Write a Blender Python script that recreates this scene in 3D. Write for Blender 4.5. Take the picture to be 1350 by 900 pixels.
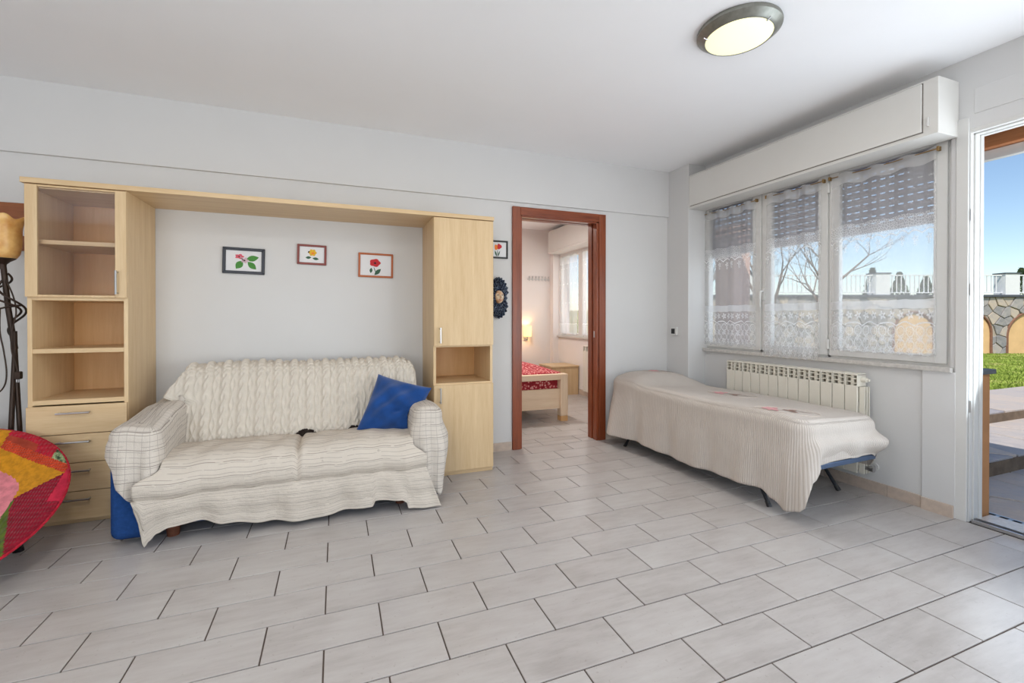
import bpy, bmesh, math, random
from mathutils import Vector, Matrix
random.seed(7)
for o in list(bpy.data.objects):
    bpy.data.objects.remove(o)
SC = bpy.context.scene
COL = SC.collection
PI = math.pi

# ------------------------------------------------------------------ camera, sky, sun, exposure
FPX, YAW, PITCH, EYE = 589.78, 0.36622, -0.00592, 1.15
cam_d = bpy.data.cameras.new('camera')
cam = bpy.data.objects.new('camera', cam_d)
COL.objects.link(cam)
cam_d.sensor_width = 36.0
cam_d.lens = FPX / 1350 * 36
cam_d.shift_x = (675 - 669.5) / 1350
cam_d.shift_y = (423.15 - 450) / 1350
cam_d.clip_start = 0.02
cam_d.clip_end = 300
cam.location = (0, 0, EYE)
cam.rotation_euler = (PI / 2 + PITCH, 0, -YAW)
SC.camera = cam

world = bpy.data.worlds.new('world')
SC.world = world
world.use_nodes = True
wn = world.node_tree
sky = wn.nodes.new('ShaderNodeTexSky')
sky.sky_type = 'NISHITA'
sky.sun_disc = False
sky.sun_elevation = math.radians(52)
sky.sun_rotation = math.radians(227)
sky.air_density = 1.0
sky.dust_density = 0.25
sky.ozone_density = 2.2
wn.nodes['Background'].inputs['Strength'].default_value = 0.15
wn.links.new(sky.outputs[0], wn.nodes['Background'].inputs['Color'])

sun_d = bpy.data.lights.new('sun', 'SUN')
sun_d.energy = 4.2
sun_d.angle = math.radians(0.6)
sun_d.color = (1, 0.95, 0.87)
sun = bpy.data.objects.new('sun', sun_d)
COL.objects.link(sun)
sun.rotation_euler = Vector((0.735 * 0.574, 0.68 * 0.574, -0.819)).to_track_quat('-Z', 'Y').to_euler()

def area_light(name, loc, aim, sx, sy, power, color):
    d = bpy.data.lights.new(name, 'AREA')
    d.shape = 'RECTANGLE'; d.size = sx; d.size_y = sy; d.energy = power; d.color = color
    o = bpy.data.objects.new(name, d); COL.objects.link(o)
    o.location = loc
    o.rotation_euler = (Vector(aim) - Vector(loc)).to_track_quat('-Z', 'Y').to_euler()
    return o
# daylight area lights at terrace door and windows, plus two fills at added openings
area_light('added_fill_front', (-1.7, -2.35, 1.1), (-1.9, 0, 6.0), 2.0, 1.9, 125, (0.90, 0.95, 1.0))  # added fill light, at an invented opening behind the camera
area_light('daylight_terrace_door', (3.62, 0.65, 1.1), (0, 0.95, 3.6), 1.4, 2.0, 36, (0.80, 0.90, 1.0))
area_light('added_fill_right', (3.40, -1.4, 1.1), (-0.5, -0.6, 4.4), 1.5, 2.0, 82, (0.92, 0.96, 1.0))  # added fill light, at an invented opening in the right wall
area_light('daylight_window', (3.56, 2.45, 1.4), (0, 2.45, 1.6), 1.8, 0.85, 8, (0.82, 0.91, 1.0))
area_light('daylight_bedroom_window', (3.62, 5.8, 1.5), (0, 5.8, 1.1), 1.5, 1.2, 14, (1, 0.95, 0.92))

SC.view_settings.view_transform = 'Standard'
SC.view_settings.look = 'None'
SC.view_settings.exposure = 0.0
SC.view_settings.gamma = 1.0
SC.view_settings.use_curve_mapping = False
try:
    SC.cycles.max_bounces = 10
    SC.cycles.diffuse_bounces = 5
    SC.cycles.transparent_max_bounces = 16
    SC.cycles.caustics_reflective = False
    SC.cycles.caustics_refractive = False
    SC.cycles.sample_clamp_indirect = 6
except Exception:
    pass

# ------------------------------------------------------------------ helpers
def lin(v):
    v = v / 255.0
    return v / 12.92 if v <= 0.04045 else ((v + 0.055) / 1.055) ** 2.4
def rgb(r, g, b):
    return (lin(r), lin(g), lin(b), 1.0)

class MB:
    """collects vertices and faces of one mesh (world coordinates)"""
    def __init__(s):
        s.v = []; s.f = []; s.uv = {}
    def box(s, x0, x1, y0, y1, z0, z1):
        b = len(s.v)
        s.v += [(x0, y0, z0), (x1, y0, z0), (x1, y1, z0), (x0, y1, z0), (x0, y0, z1), (x1, y0, z1), (x1, y1, z1), (x0, y1, z1)]
        s.f += [tuple(b + i for i in q) for q in ((0, 3, 2, 1), (4, 5, 6, 7), (0, 1, 5, 4), (1, 2, 6, 5), (2, 3, 7, 6), (3, 0, 4, 7))]
        return s
    def grid(s, fn, nu, nv, uvfn=None, closed_u=False):
        b = len(s.v)
        for j in range(nv + 1):
            for i in range(nu + (0 if closed_u else 1)):
                s.v.append(tuple(fn(i / nu, j / nv)))
                if uvfn:
                    s.uv[len(s.v) - 1] = uvfn(i / nu, j / nv)
        w = nu if closed_u else nu + 1
        for j in range(nv):
            for i in range(nu):
                a = b + j * w + i; c = b + j * w + (i + 1) % w
                s.f.append((a, c, c + w, a + w))
        return s
    def tube(s, pts, r, n=8, closed=False, cap=True):
        pts = [Vector(p) for p in pts]
        m = len(pts)
        rs = r if isinstance(r, (list, tuple)) else [r] * m
        b = len(s.v)
        up = None
        for k, p in enumerate(pts):
            t = (pts[(k + 1) % m] - pts[k - 1]) if closed else (pts[min(k + 1, m - 1)] - pts[max(k - 1, 0)])
            t.normalize()
            if up is None:
                a = Vector((0, 0, 1)) if abs(t.z) < 0.9 else Vector((1, 0, 0))
            else:
                a = up
            side = t.cross(a)
            if side.length < 1e-6:
                side = t.cross(Vector((0.3, 1, 0.2)))
            side.normalize(); up = side.cross(t).normalized()
            for i in range(n):
                an = 2 * PI * i / n
                q = p + side * (math.cos(an) * rs[k]) + up * (math.sin(an) * rs[k])
                s.v.append(tuple(q))
        seg = m if closed else m - 1
        for k in range(seg):
            for i in range(n):
                a0 = b + k * n + i; a1 = b + k * n + (i + 1) % n
                k2 = (k + 1) % m
                s.f.append((a0, a1, b + k2 * n + (i + 1) % n, b + k2 * n + i))
        if cap and not closed:
            s.f.append(tuple(b + i for i in range(n - 1, -1, -1)))
            s.f.append(tuple(b + (m - 1) * n + i for i in range(n)))
        return s
    def lathe(s, prof, n=40, center=(0, 0, 0), rfun=None):
        b = len(s.v)
        m = len(prof)
        for k, (r, z) in enumerate(prof):
            for i in range(n):
                a = 2 * PI * i / n
                rr, zz = rfun(r, z, a, k) if rfun else (r, z)
                s.v.append((center[0] + rr * math.cos(a), center[1] + rr * math.sin(a), center[2] + zz))
        for k in range(m - 1):
            for i in range(n):
                s.f.append((b + k * n + i, b + k * n + (i + 1) % n, b + (k + 1) * n + (i + 1) % n, b + (k + 1) * n + i))
        return s
    def prism(s, poly, origin, ax, ay, az, d0, d1):
        """polygon (2D) extruded along az from d0 to d1"""
        b = len(s.v); n = len(poly)
        O = Vector(origin); X = Vector(ax); Y = Vector(ay); Z = Vector(az)
        for d in (d0, d1):
            for (u, v) in poly:
                s.v.append(tuple(O + X * u + Y * v + Z * d))
        s.f.append(tuple(b + i for i in range(n - 1, -1, -1)))
        s.f.append(tuple(b + n + i for i in range(n)))
        for i in range(n):
            j = (i + 1) % n
            s.f.append((b + i, b + j, b + n + j, b + n + i))
        return s
    def mesh(s, name, off=(0, 0, 0), smooth=False, bevel=0.0, segs=2, fix=True, angle=35):
        me = bpy.data.meshes.new(name)
        me.from_pydata([(x - off[0], y - off[1], z - off[2]) for x, y, z in s.v], [], s.f)
        if bevel or fix:
            bm = bmesh.new(); bm.from_mesh(me)
            if fix:
                bmesh.ops.recalc_face_normals(bm, faces=bm.faces)
            if bevel:
                es = [e for e in bm.edges if len(e.link_faces) == 2 and e.calc_face_angle(0) > 0.5]
                bmesh.ops.bevel(bm, geom=es, offset=bevel, segments=segs, profile=0.5, affect='EDGES', clamp_overlap=True)
            bm.to_mesh(me); bm.free()
        if s.uv and not bevel:
            ul = me.uv_layers.new(name='UVMap')
            for lp in me.loops:
                ul.data[lp.index].uv = s.uv.get(lp.vertex_index, (0, 0))
        if smooth:
            for p in me.polygons:
                p.use_smooth = True
            if angle < 180:
                try:
                    me.set_sharp_from_angle(angle=math.radians(angle))
                except Exception:
                    pass
        me.update()
        return me

def thing(name, loc, label=None, cat=None, group=None, kind=None):
    o = bpy.data.objects.new(name, None)
    o.empty_display_size = 0.05
    COL.objects.link(o); o.location = loc
    tag(o, label, cat, group, kind)
    return o
def tag(o, label=None, cat=None, group=None, kind=None):
    if label: o['label'] = label
    if cat: o['category'] = cat
    if group: o['group'] = group
    if kind: o['kind'] = kind
    return o
def wloc(o):
    v = Vector(o.location)
    while o.parent:
        o = o.parent; v = v + Vector(o.location)
    return v
def obj(name, mb, mat, parent=None, smooth=False, bevel=0.0, segs=2, loc=None, label=None, angle=35, fix=True):
    """one mesh object; its vertices are given in world coordinates"""
    off = Vector(loc) if loc else (wloc(parent) if parent else Vector((0, 0, 0)))
    me = mb.mesh(name, off, smooth, bevel, segs, fix, angle)
    me.materials.append(mat)
    o = bpy.data.objects.new(name, me)
    COL.objects.link(o)
    if parent:
        o.parent = parent
        o.location = off - wloc(parent)
    else:
        o.location = off
    if label: o['label'] = label
    return o
def struct(name, mb, mat, bevel=0.0, parent=None, **k):
    o = obj(name, mb, mat, parent, bevel=bevel, **k)
    if not parent: o['kind'] = 'structure'
    return o
def B(*a):
    return MB().box(*a)
def catmull(pts, n):
    out = []
    P = [pts[0]] + list(pts) + [pts[-1]]
    m = len(pts) - 1
    for k in range(n + 1):
        t = k / n * m; i = min(int(t), m - 1); t -= i
        p0, p1, p2, p3 = P[i], P[i + 1], P[i + 2], P[i + 3]
        out.append(tuple(0.5 * (2 * b + (c - a) * t + (2 * a - 5 * b + 4 * c - d) * t * t + (3 * b - a - 3 * c + d) * t ** 3) for a, b, c, d in zip(p0, p1, p2, p3)))
    return out
def interp(tab, x):
    if x <= tab[0][0]: return tab[0][1]
    for (a, va), (b, vb) in zip(tab, tab[1:]):
        if x <= b:
            t = (x - a) / (b - a) if b > a else 0
            t = t * t * (3 - 2 * t)
            return va + (vb - va) * t
    return tab[-1][1]

# ------------------------------------------------------------------ materials
class NT:
    def __init__(s, name):
        s.m = bpy.data.materials.new(name); s.m.use_nodes = True
        s.t = s.m.node_tree; s.b = s.t.nodes['Principled BSDF']; s.out = s.t.nodes['Material Output']
    def n(s, kind, **k):
        nd = s.t.nodes.new('ShaderNode' + kind)
        for a, v in k.items():
            if a.startswith('in_'):
                key = a[3:]; key = int(key) if key.isdigit() else key.replace('_', ' ')
                s.put(nd.inputs[key], v)
            else:
                setattr(nd, a, v)
        return nd
    def put(s, sock, v):
        if isinstance(v, bpy.types.NodeSocket): s.t.links.new(v, sock)
        else: sock.default_value = v
    def set(s, **k):
        for a, v in k.items():
            s.put(s.b.inputs[a.replace('_', ' ')], v)
    def math(s, op, a, b=0.0, c=0.0, clamp=False):
        nd = s.t.nodes.new('ShaderNodeMath'); nd.operation = op; nd.use_clamp = clamp
        s.put(nd.inputs[0], a); s.put(nd.inputs[1], b)
        if len(nd.inputs) > 2: s.put(nd.inputs[2], c)
        return nd.outputs[0]
    def mix(s, f, a, b):
        nd = s.t.nodes.new('ShaderNodeMix'); nd.data_type = 'RGBA'
        s.put(nd.inputs[0], f); s.put(nd.inputs[6], a); s.put(nd.inputs[7], b)
        return nd.outputs[2]
    def coord(s, kind='Object'):
        return s.n('TexCoord').outputs[kind]
    def mapped(s, co, scale=(1, 1, 1), rot=(0, 0, 0), loc=(0, 0, 0)):
        nd = s.n('Mapping'); s.put(nd.inputs['Vector'], co)
        nd.inputs['Scale'].default_value = scale; nd.inputs['Rotation'].default_value = rot; nd.inputs['Location'].default_value = loc
        return nd.outputs[0]
    def noise(s, co, scale, detail=4, rough=0.55):
        nd = s.n('TexNoise'); s.put(nd.inputs['Vector'], co)
        nd.inputs['Scale'].default_value = scale; nd.inputs['Detail'].default_value = detail; nd.inputs['Roughness'].default_value = rough
        return nd.outputs['Fac']
    def ramp(s, f, stops):
        nd = s.n('ValToRGB'); s.put(nd.inputs[0], f)
        el = nd.color_ramp.elements
        while len(el) < len(stops): el.new(0.5)
        for e, (p, c) in zip(el, stops):
            e.position = p; e.color = c if len(c) == 4 else (*c, 1)
        return nd.outputs[0]
    def bump(s, h, strength=0.3, dist=0.01):
        nd = s.n('Bump'); s.put(nd.inputs['Height'], h)
        nd.inputs['Strength'].default_value = strength; nd.inputs['Distance'].default_value = dist
        s.t.links.new(nd.outputs[0], s.b.inputs['Normal'])

def plain(name, col, rough=0.5, metal=0.0, vary=0.06, scale=12, bump=0.0, bscale=120, spec=0.5, sheen=0.0):
    k = NT(name)
    f = k.noise(k.coord(), scale)
    lo = tuple(c * (1 - vary) for c in col[:3]) + (1,); hi = tuple(min(1, c * (1 + vary)) for c in col[:3]) + (1,)
    k.set(Base_Color=k.ramp(f, [(0.3, lo), (0.7, hi)]), Roughness=rough, Metallic=metal)
    k.b.inputs['Specular IOR Level'].default_value = spec
    if sheen: k.b.inputs['Sheen Weight'].default_value = sheen
    if bump: k.bump(k.noise(k.coord(), bscale, 3), bump, 0.004)
    return k.m
def wood(name, c1, c2, axis='z', rough=0.42, scale=1.0):
    k = NT(name)
    st = {'z': (14, 14, 0.9), 'x': (0.9, 14, 14), 'y': (14, 0.9, 14)}[axis]
    co = k.mapped(k.coord(), tuple(a * scale for a in st))
    f = k.noise(co, 1.6, 6, 0.6)
    g = k.noise(k.mapped(k.coord(), tuple(a * 5 * scale for a in st)), 2.0, 3, 0.6)
    h = k.math('ADD', k.math('MULTIPLY', f, 0.7), k.math('MULTIPLY', g, 0.3))
    k.set(Base_Color=k.ramp(h, [(0.34, c1), (0.66, c2)]), Roughness=rough)
    k.bump(g, 0.05, 0.001)
    return k.m
def emis(name, col, strength):
    k = NT(name)
    k.set(Base_Color=col, Roughness=0.4)
    k.b.inputs['Emission Color'].default_value = col
    k.b.inputs['Emission Strength'].default_value = strength
    return k.m
def glassy(name, tint=(1, 1, 1, 1), gloss=0.06):
    k = NT(name)
    tr = k.n('BsdfTransparent'); tr.inputs[0].default_value = tint
    gl = k.n('BsdfGlossy'); gl.inputs['Roughness'].default_value = 0.03
    lw = k.n('LayerWeight'); lw.inputs[0].default_value = 0.25
    mx = k.n('MixShader')
    k.t.links.new(k.math('ADD', k.math('MULTIPLY', lw.outputs['Fresnel'], 0.35), gloss * 0.3), mx.inputs[0])
    k.t.links.new(tr.outputs[0], mx.inputs[1]); k.t.links.new(gl.outputs[0], mx.inputs[2])
    k.t.links.new(mx.outputs[0], k.out.inputs[0])
    return k.m

M = {}
M['wall'] = plain('wall_plaster', rgb(213, 212, 211), 0.9, vary=0.012, scale=3, bump=0.05, bscale=90, spec=0.2)
M['ceiling'] = plain('ceiling_plaster', rgb(244, 244, 245), 0.95, vary=0.01, scale=2, bump=0.04, bscale=80, spec=0.2)
M['bedwall'] = plain('bedroom_plaster', rgb(234, 228, 224), 0.9, vary=0.012, scale=3, bump=0.05, bscale=90, spec=0.2)
M['white'] = plain('white_lacquer', rgb(216, 215, 212), 0.38, vary=0.015, scale=6)
M['whitebox'] = plain('white_box_paint', rgb(218, 216, 211), 0.55, vary=0.012, scale=5)
M['groove'] = plain('dark_groove', rgb(120, 112, 104), 0.8)
M['beech'] = wood('beech_veneer', rgb(204, 172, 128), rgb(221, 194, 153), 'z')
M['beechx'] = wood('beech_veneer_level', rgb(204, 172, 128), rgb(221, 194, 153), 'x')
M['beechback'] = wood('beech_back_panel', rgb(214, 165, 108), rgb(226, 181, 126), 'z')
M['mahog'] = wood('mahogany', rgb(104, 46, 24), rgb(150, 76, 42), 'z', 0.32)
M['mahogx'] = wood('mahogany_level', rgb(104, 46, 24), rgb(150, 76, 42), 'x', 0.32)
M['chrome'] = plain('brushed_chrome', rgb(190, 190, 192), 0.28, 1.0, 0.05)
M['darkmetal'] = plain('dark_metal', rgb(40, 42, 48), 0.4, 0.6, 0.1)
M['iron'] = plain('wrought_iron', rgb(58, 44, 36), 0.5, 0.5, 0.15, 30)
M['black'] = plain('black_plastic', rgb(22, 21, 22), 0.4)
M['rad'] = plain('radiator_enamel', rgb(226, 221, 208), 0.35, vary=0.01)
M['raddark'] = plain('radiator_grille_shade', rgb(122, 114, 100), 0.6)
M['marble'] = plain('sill_marble', rgb(196, 192, 187), 0.3, vary=0.14, scale=45)
M['glass'] = glassy('window_glass')
M['cabglass'] = glassy('cabinet_glass', (0.985, 0.975, 0.98, 1), 0.10)
M['blue'] = plain('blue_sofa_fabric', rgb(38, 72, 128), 0.95, vary=0.14, scale=60, bump=0.3, bscale=400, spec=0.1)
M['velvet'] = plain('blue_velvet', rgb(22, 66, 128), 0.85, vary=0.18, scale=14, bump=0.15, bscale=300, spec=0.15, sheen=0.4)
M['footwood'] = plain('sofa_foot_wood', rgb(104, 58, 36), 0.5, vary=0.2, scale=40)
M['grout'] = plain('grout', rgb(92, 80, 72), 0.9, vary=0.1, scale=30)

def tile_mat():
    k = NT('floor_tile')
    oi = k.n('ObjectInfo').outputs['Random']
    geo = k.n('NewGeometry').outputs['Position']
    off = k.n('VectorMath', operation='SCALE'); k.put(off.inputs[0], geo); off.inputs['Scale'].default_value = 1.0
    co = k.n('VectorMath', operation='ADD'); k.put(co.inputs[0], geo)
    cx = k.n('CombineXYZ'); k.put(cx.inputs[2], k.math('MULTIPLY', oi, 30.0)); k.put(co.inputs[1], cx.outputs[0])
    streak = k.noise(k.mapped(co.outputs[0], (3, 16, 1)), 1.8, 6, 0.65)
    cloud = k.noise(k.mapped(co.outputs[0], (2, 3, 1)), 2.0, 4, 0.5)
    specks = k.noise(co.outputs[0], 70, 2, 0.5)
    f = k.math('ADD', k.math('MULTIPLY', streak, 0.55), k.math('MULTIPLY', cloud, 0.45))
    f = k.math('ADD', f, k.math('MULTIPLY', k.math('SUBTRACT', oi, 0.5), 0.10))
    c = k.ramp(f, [(0.30, rgb(163, 156, 151)), (0.5, rgb(180, 174, 170)), (0.72, rgb(191, 187, 183))])
    c = k.mix(k.math('MULTIPLY', k.math('GREATER_THAN', specks, 0.70), 0.28), c, rgb(140, 128, 118))
    k.set(Base_Color=c, Roughness=k.math('ADD', 0.24, k.math('MULTIPLY', streak, 0.16)))
    k.b.inputs['Specular IOR Level'].default_value = 0.5
    k.bump(k.noise(co.outputs[0], 40, 3), 0.05, 0.002)
    return k.m
M['tile'] = tile_mat()
M['skirt'] = plain('skirting_tile', rgb(198, 180, 165), 0.45, vary=0.10, scale=28, bump=0.05, bscale=60)

# ------------------------------------------------------------------ room shell
CEIL, YB, XW, XP = 2.617, 3.645, 3.33, 3.123
floor = struct('floor', B(-4.6, 3.46, -2.6, 6.95, -0.2, -0.004), M['grout'])
ceil = struct('ceiling', B(-4.6, 3.65, -2.6, 6.95, CEIL, 2.9), M['ceiling'])

# floor tiles: 40 x 20 cm in running bond; those that show largest are objects of their own
TL = 0.39952; TW = 0.19976; TX0 = -0.04244; TY0 = 2.0740; GR = 0.0055
def to_px(p):
    cy, sy = math.cos(YAW), math.sin(YAW)
    d = p[0] * sy + p[1] * cy
    if d < 0.25: return None
    return 669.5 + FPX * (p[0] * cy - p[1] * sy) / d, 420 - FPX * (p[2] - EYE) / d, d
regions = [(-4.4, XW, -2.4, YB), (1.50, 2.30, YB, 3.765), (0.5, 3.45, 3.765, 6.75)]
full_me = MB().box(-TL / 2 + GR / 2, TL / 2 - GR / 2, -TW / 2 + GR / 2, TW / 2 - GR / 2, -0.012, 0).mesh('tile', bevel=0.0012, segs=1)
full_me.materials.append(M['tile'])
cells = []
for j in range(-26, 26):
    y1 = TY0 - j * TW; y0 = y1 - TW
    sh = (j % 2) * TL / 2
    for i in range(-12, 11):
        x0 = TX0 + i * TL + sh; x1 = x0 + TL
        for r in regions:
            a0, a1, b0, b1 = max(x0, r[0]), min(x1, r[1]), max(y0, r[2]), min(y1, r[3])
            if a1 - a0 > 0.012 and b1 - b0 > 0.012:
                q = to_px(((a0 + a1) / 2, (b0 + b1) / 2, 0))
                size = 0
                if q and -90 < q[0] < 1440 and 420 < q[1] < 990:
                    size = (a1 - a0) * (b1 - b0) / q[2] ** 3
                cells.append((size, a0, a1, b0, b1, abs((a1 - a0) - TL) < 1e-4 and abs((b1 - b0) - TW) < 1e-4))
cells.sort(key=lambda c: -c[0])
rest = MB()
for n, (size, a0, a1, b0, b1, whole) in enumerate(cells):
    if size > 0 and n < 298:
        cx, cy_ = (a0 + a1) / 2, (b0 + b1) / 2
        if whole:
            me = full_me
        else:
            w, h = (a1 - a0) / 2 - GR / 2, (b1 - b0) / 2 - GR / 2
            me = MB().box(-w, w, -h, h, -0.012, 0).mesh('tile', bevel=0.0012, segs=1); me.materials.append(M['tile'])
        o = bpy.data.objects.new('tile', me); COL.objects.link(o)
        o.parent = floor; o.location = (cx, cy_, 0)
    else:
        rest.box(a0 + GR / 2, a1 - GR / 2, b0 + GR / 2, b1 - GR / 2, -0.012, 0)
ro = obj('tile_field', rest, M['tile'], floor); ro['kind'] = 'stuff'

# walls
DX0, DX1, DZ = 1.505, 2.31, 2.065      # doorway to the bedroom
wb = MB().box(-4.6, DX0, YB, 3.765, 0, CEIL).box(DX1, 3.65, YB, 3.765, 0, CEIL).box(DX0, DX1, YB, 3.765, DZ, CEIL)
struct('wall_back', wb, M['wall'])
struct('trim_1', B(-4.4, XP + 0.1, YB - 0.022, YB + 0.01, 2.166, CEIL + 0.01), M['wall'], 0.004)
struct('wall_pilaster', B(XP, XW + 0.1, 3.356, YB + 0.01, 0, CEIL + 0.01), M['wall'], 0.004)
WY0, WY1, WZ0, WZ1 = 1.505, 3.40, 0.868, 2.25
EY0, EY1, EZ = -0.05, 1.425, 2.215     # terrace door
OUT = 3.46
wr = MB().box(XW, OUT, WY0, 3.765, 0, WZ0 - 0.02).box(XW, OUT, WY0, 3.765, WZ1, CEIL).box(XW, OUT, EY1, WY0, 0, CEIL)
wr.box(XW, OUT, EY0, EY1, EZ, CEIL).box(XW, OUT, -0.6, EY0, 0, CEIL).box(XW, OUT, -2.6, -2.2, 0, CEIL).box(XW, OUT, -2.2, -0.6, 2.215, CEIL).box(XW, OUT, WY1, 3.765, WZ0 - 0.02, WZ1)  # opening at the unseen near end is added for the fill light
struct('wall_right', wr, M['wall'])
struct('trim_2', B(XW - 0.014, XW + 0.01, 1.475, 1.632, 0, 0.84), M['wall'], 0.003)
struct('trim_3', B(XW - 0.006, XW + 0.01, 0.10, 1.405, 2.292, 2.43), M['wall'], 0.003)
struct('wall_left', B(-4.6, -4.4, -2.6, 3.765, 0, CEIL), M['wall'])
wf = MB().box(-4.6, -2.7, -2.6, -2.4, 0, CEIL).box(1.7, OUT, -2.6, -2.4, 0, CEIL).box(-2.7, 1.7, -2.6, -2.4, 2.35, CEIL).box(-2.7, 1.7, -2.6, -2.4, 0, 0.1)  # wide opening added behind the camera to let fill light in
struct('wall_front', wf, M['wall'])
# bedroom shell
BX, BY = 3.45, 6.75
bw = MB().box(BX, BX + 0.2, 3.765, 4.9, 0, CEIL).box(BX, BX + 0.2, 6.63, 6.95, 0, CEIL).box(BX, BX + 0.2, 4.9, 6.63, 0, 0.87).box(BX, BX + 0.2, 4.9, 6.63, 2.2, CEIL)
struct('wall_bedroom_right', bw, M['bedwall'])
struct('wall_bedroom_far', B(0.3, BX + 0.2, BY, 6.95, 0, CEIL), M['bedwall'])
struct('wall_bedroom_left', B(0.3, 0.5, 3.765, 6.95, 0, CEIL), M['bedwall'])
struct('wall_bedroom_pilaster', B(BX - 0.1, BX + 0.05, 6.64, BY + 0.01, 0, CEIL), M['bedwall'])

def skirting(name, pts_x=None, along='x', at=0.0, a0=0.0, a1=1.0, face=-1, h=0.072, start=None):
    """row of skirting tiles; face = direction the tiles look"""
    e = thing(name, ((a0 + a1) / 2 if along == 'x' else at, at if along == 'x' else (a0 + a1) / 2, 0), kind='structure')
    t = a0
    first = True
    while t < a1 - 0.01:
        u = min(a1, (start if (first and start) else t + 0.4)); first = False
        if along == 'x':
            b = B(t + 0.001, u - 0.001, min(at, at + face * 0.011), max(at, at + face * 0.011) + 0.001, -0.002, h)
        else:
            b = B(min(at, at + face * 0.011), max(at, at + face * 0.011) + 0.001, t + 0.001, u - 0.001, -0.002, h)
        obj('skirting_tile', b, M['skirt'], e, bevel=0.002, segs=1)
        t = u
skirting('baseboard_back', along='x', at=YB, a0=-4.4, a1=1.435, start=-4.1)
skirting('baseboard_beside_door', along='x', at=YB, a0=2.385, a1=XP)
skirting('baseboard_pilaster', along='y', at=XP, a0=3.356, a1=YB)
skirting('baseboard_right', along='y', at=XW, a0=1.635, a1=3.356, start=1.815)
skirting('baseboard_pier', along='y', at=XW - 0.014, a0=1.478, a1=1.632)
skirting('baseboard_bedroom', along='y', at=BX, a0=3.8, a1=6.64, h=0.08)

# bedroom doorway: mahogany frame
d1 = thing('door_1', ((DX0 + DX1) / 2, YB, 0), kind='structure')
obj('casing', B(1.436, 1.512, YB - 0.022, YB + 0.002, 0, 2.130), M['mahog'], d1, bevel=0.004)
obj('casing', B(2.312, 2.384, YB - 0.022, YB + 0.002, 0, 2.130), M['mahog'], d1, bevel=0.004)
obj('casing', B(1.512, 2.312, YB - 0.020, YB + 0.002, 2.058, 2.130), M['mahogx'], d1, bevel=0.004)
obj('jamb', B(DX0 - 0.002, DX0 + 0.022, YB - 0.012, 3.785, 0, DZ), M['mahog'], d1, bevel=0.003)
obj('jamb', B(DX1 - 0.024, DX1 + 0.002, YB - 0.012, YB + 0.048, 0, DZ), M['mahog'], d1, bevel=0.003)
obj('jamb', B(DX1 - 0.024, DX1 + 0.002, YB + 0.072, 3.785, 0, DZ), M['mahog'], d1, bevel=0.003)
obj('door_edge', B(DX1 - 0.012, DX1 + 0.002, YB + 0.05, YB + 0.07, 0.004, DZ), M['mahog'], d1)
obj('head', B(DX0, DX1, YB - 0.012, YB + 0.048, DZ - 0.022, DZ + 0.002), M['mahogx'], d1, bevel=0.003)
obj('head', B(DX0, DX1, YB + 0.072, 3.785, DZ - 0.022, DZ + 0.002), M['mahogx'], d1, bevel=0.003)
obj('track', B(DX0, DX1, YB + 0.048, YB + 0.072, DZ - 0.010, DZ + 0.002), M['black'], d1)
obj('casing', B(1.43, 1.51, 3.763, 3.785, 0, 2.13), M['mahog'], d1, bevel=0.004)
obj('casing', B(2.31, 2.39, 3.763, 3.785, 0, 2.13), M['mahog'], d1, bevel=0.004)
obj('strike_plate', B(DX1 - 0.0255, DX1 - 0.022, YB + 0.015, YB + 0.035, 0.97, 1.03), M['chrome'], d1)
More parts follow.
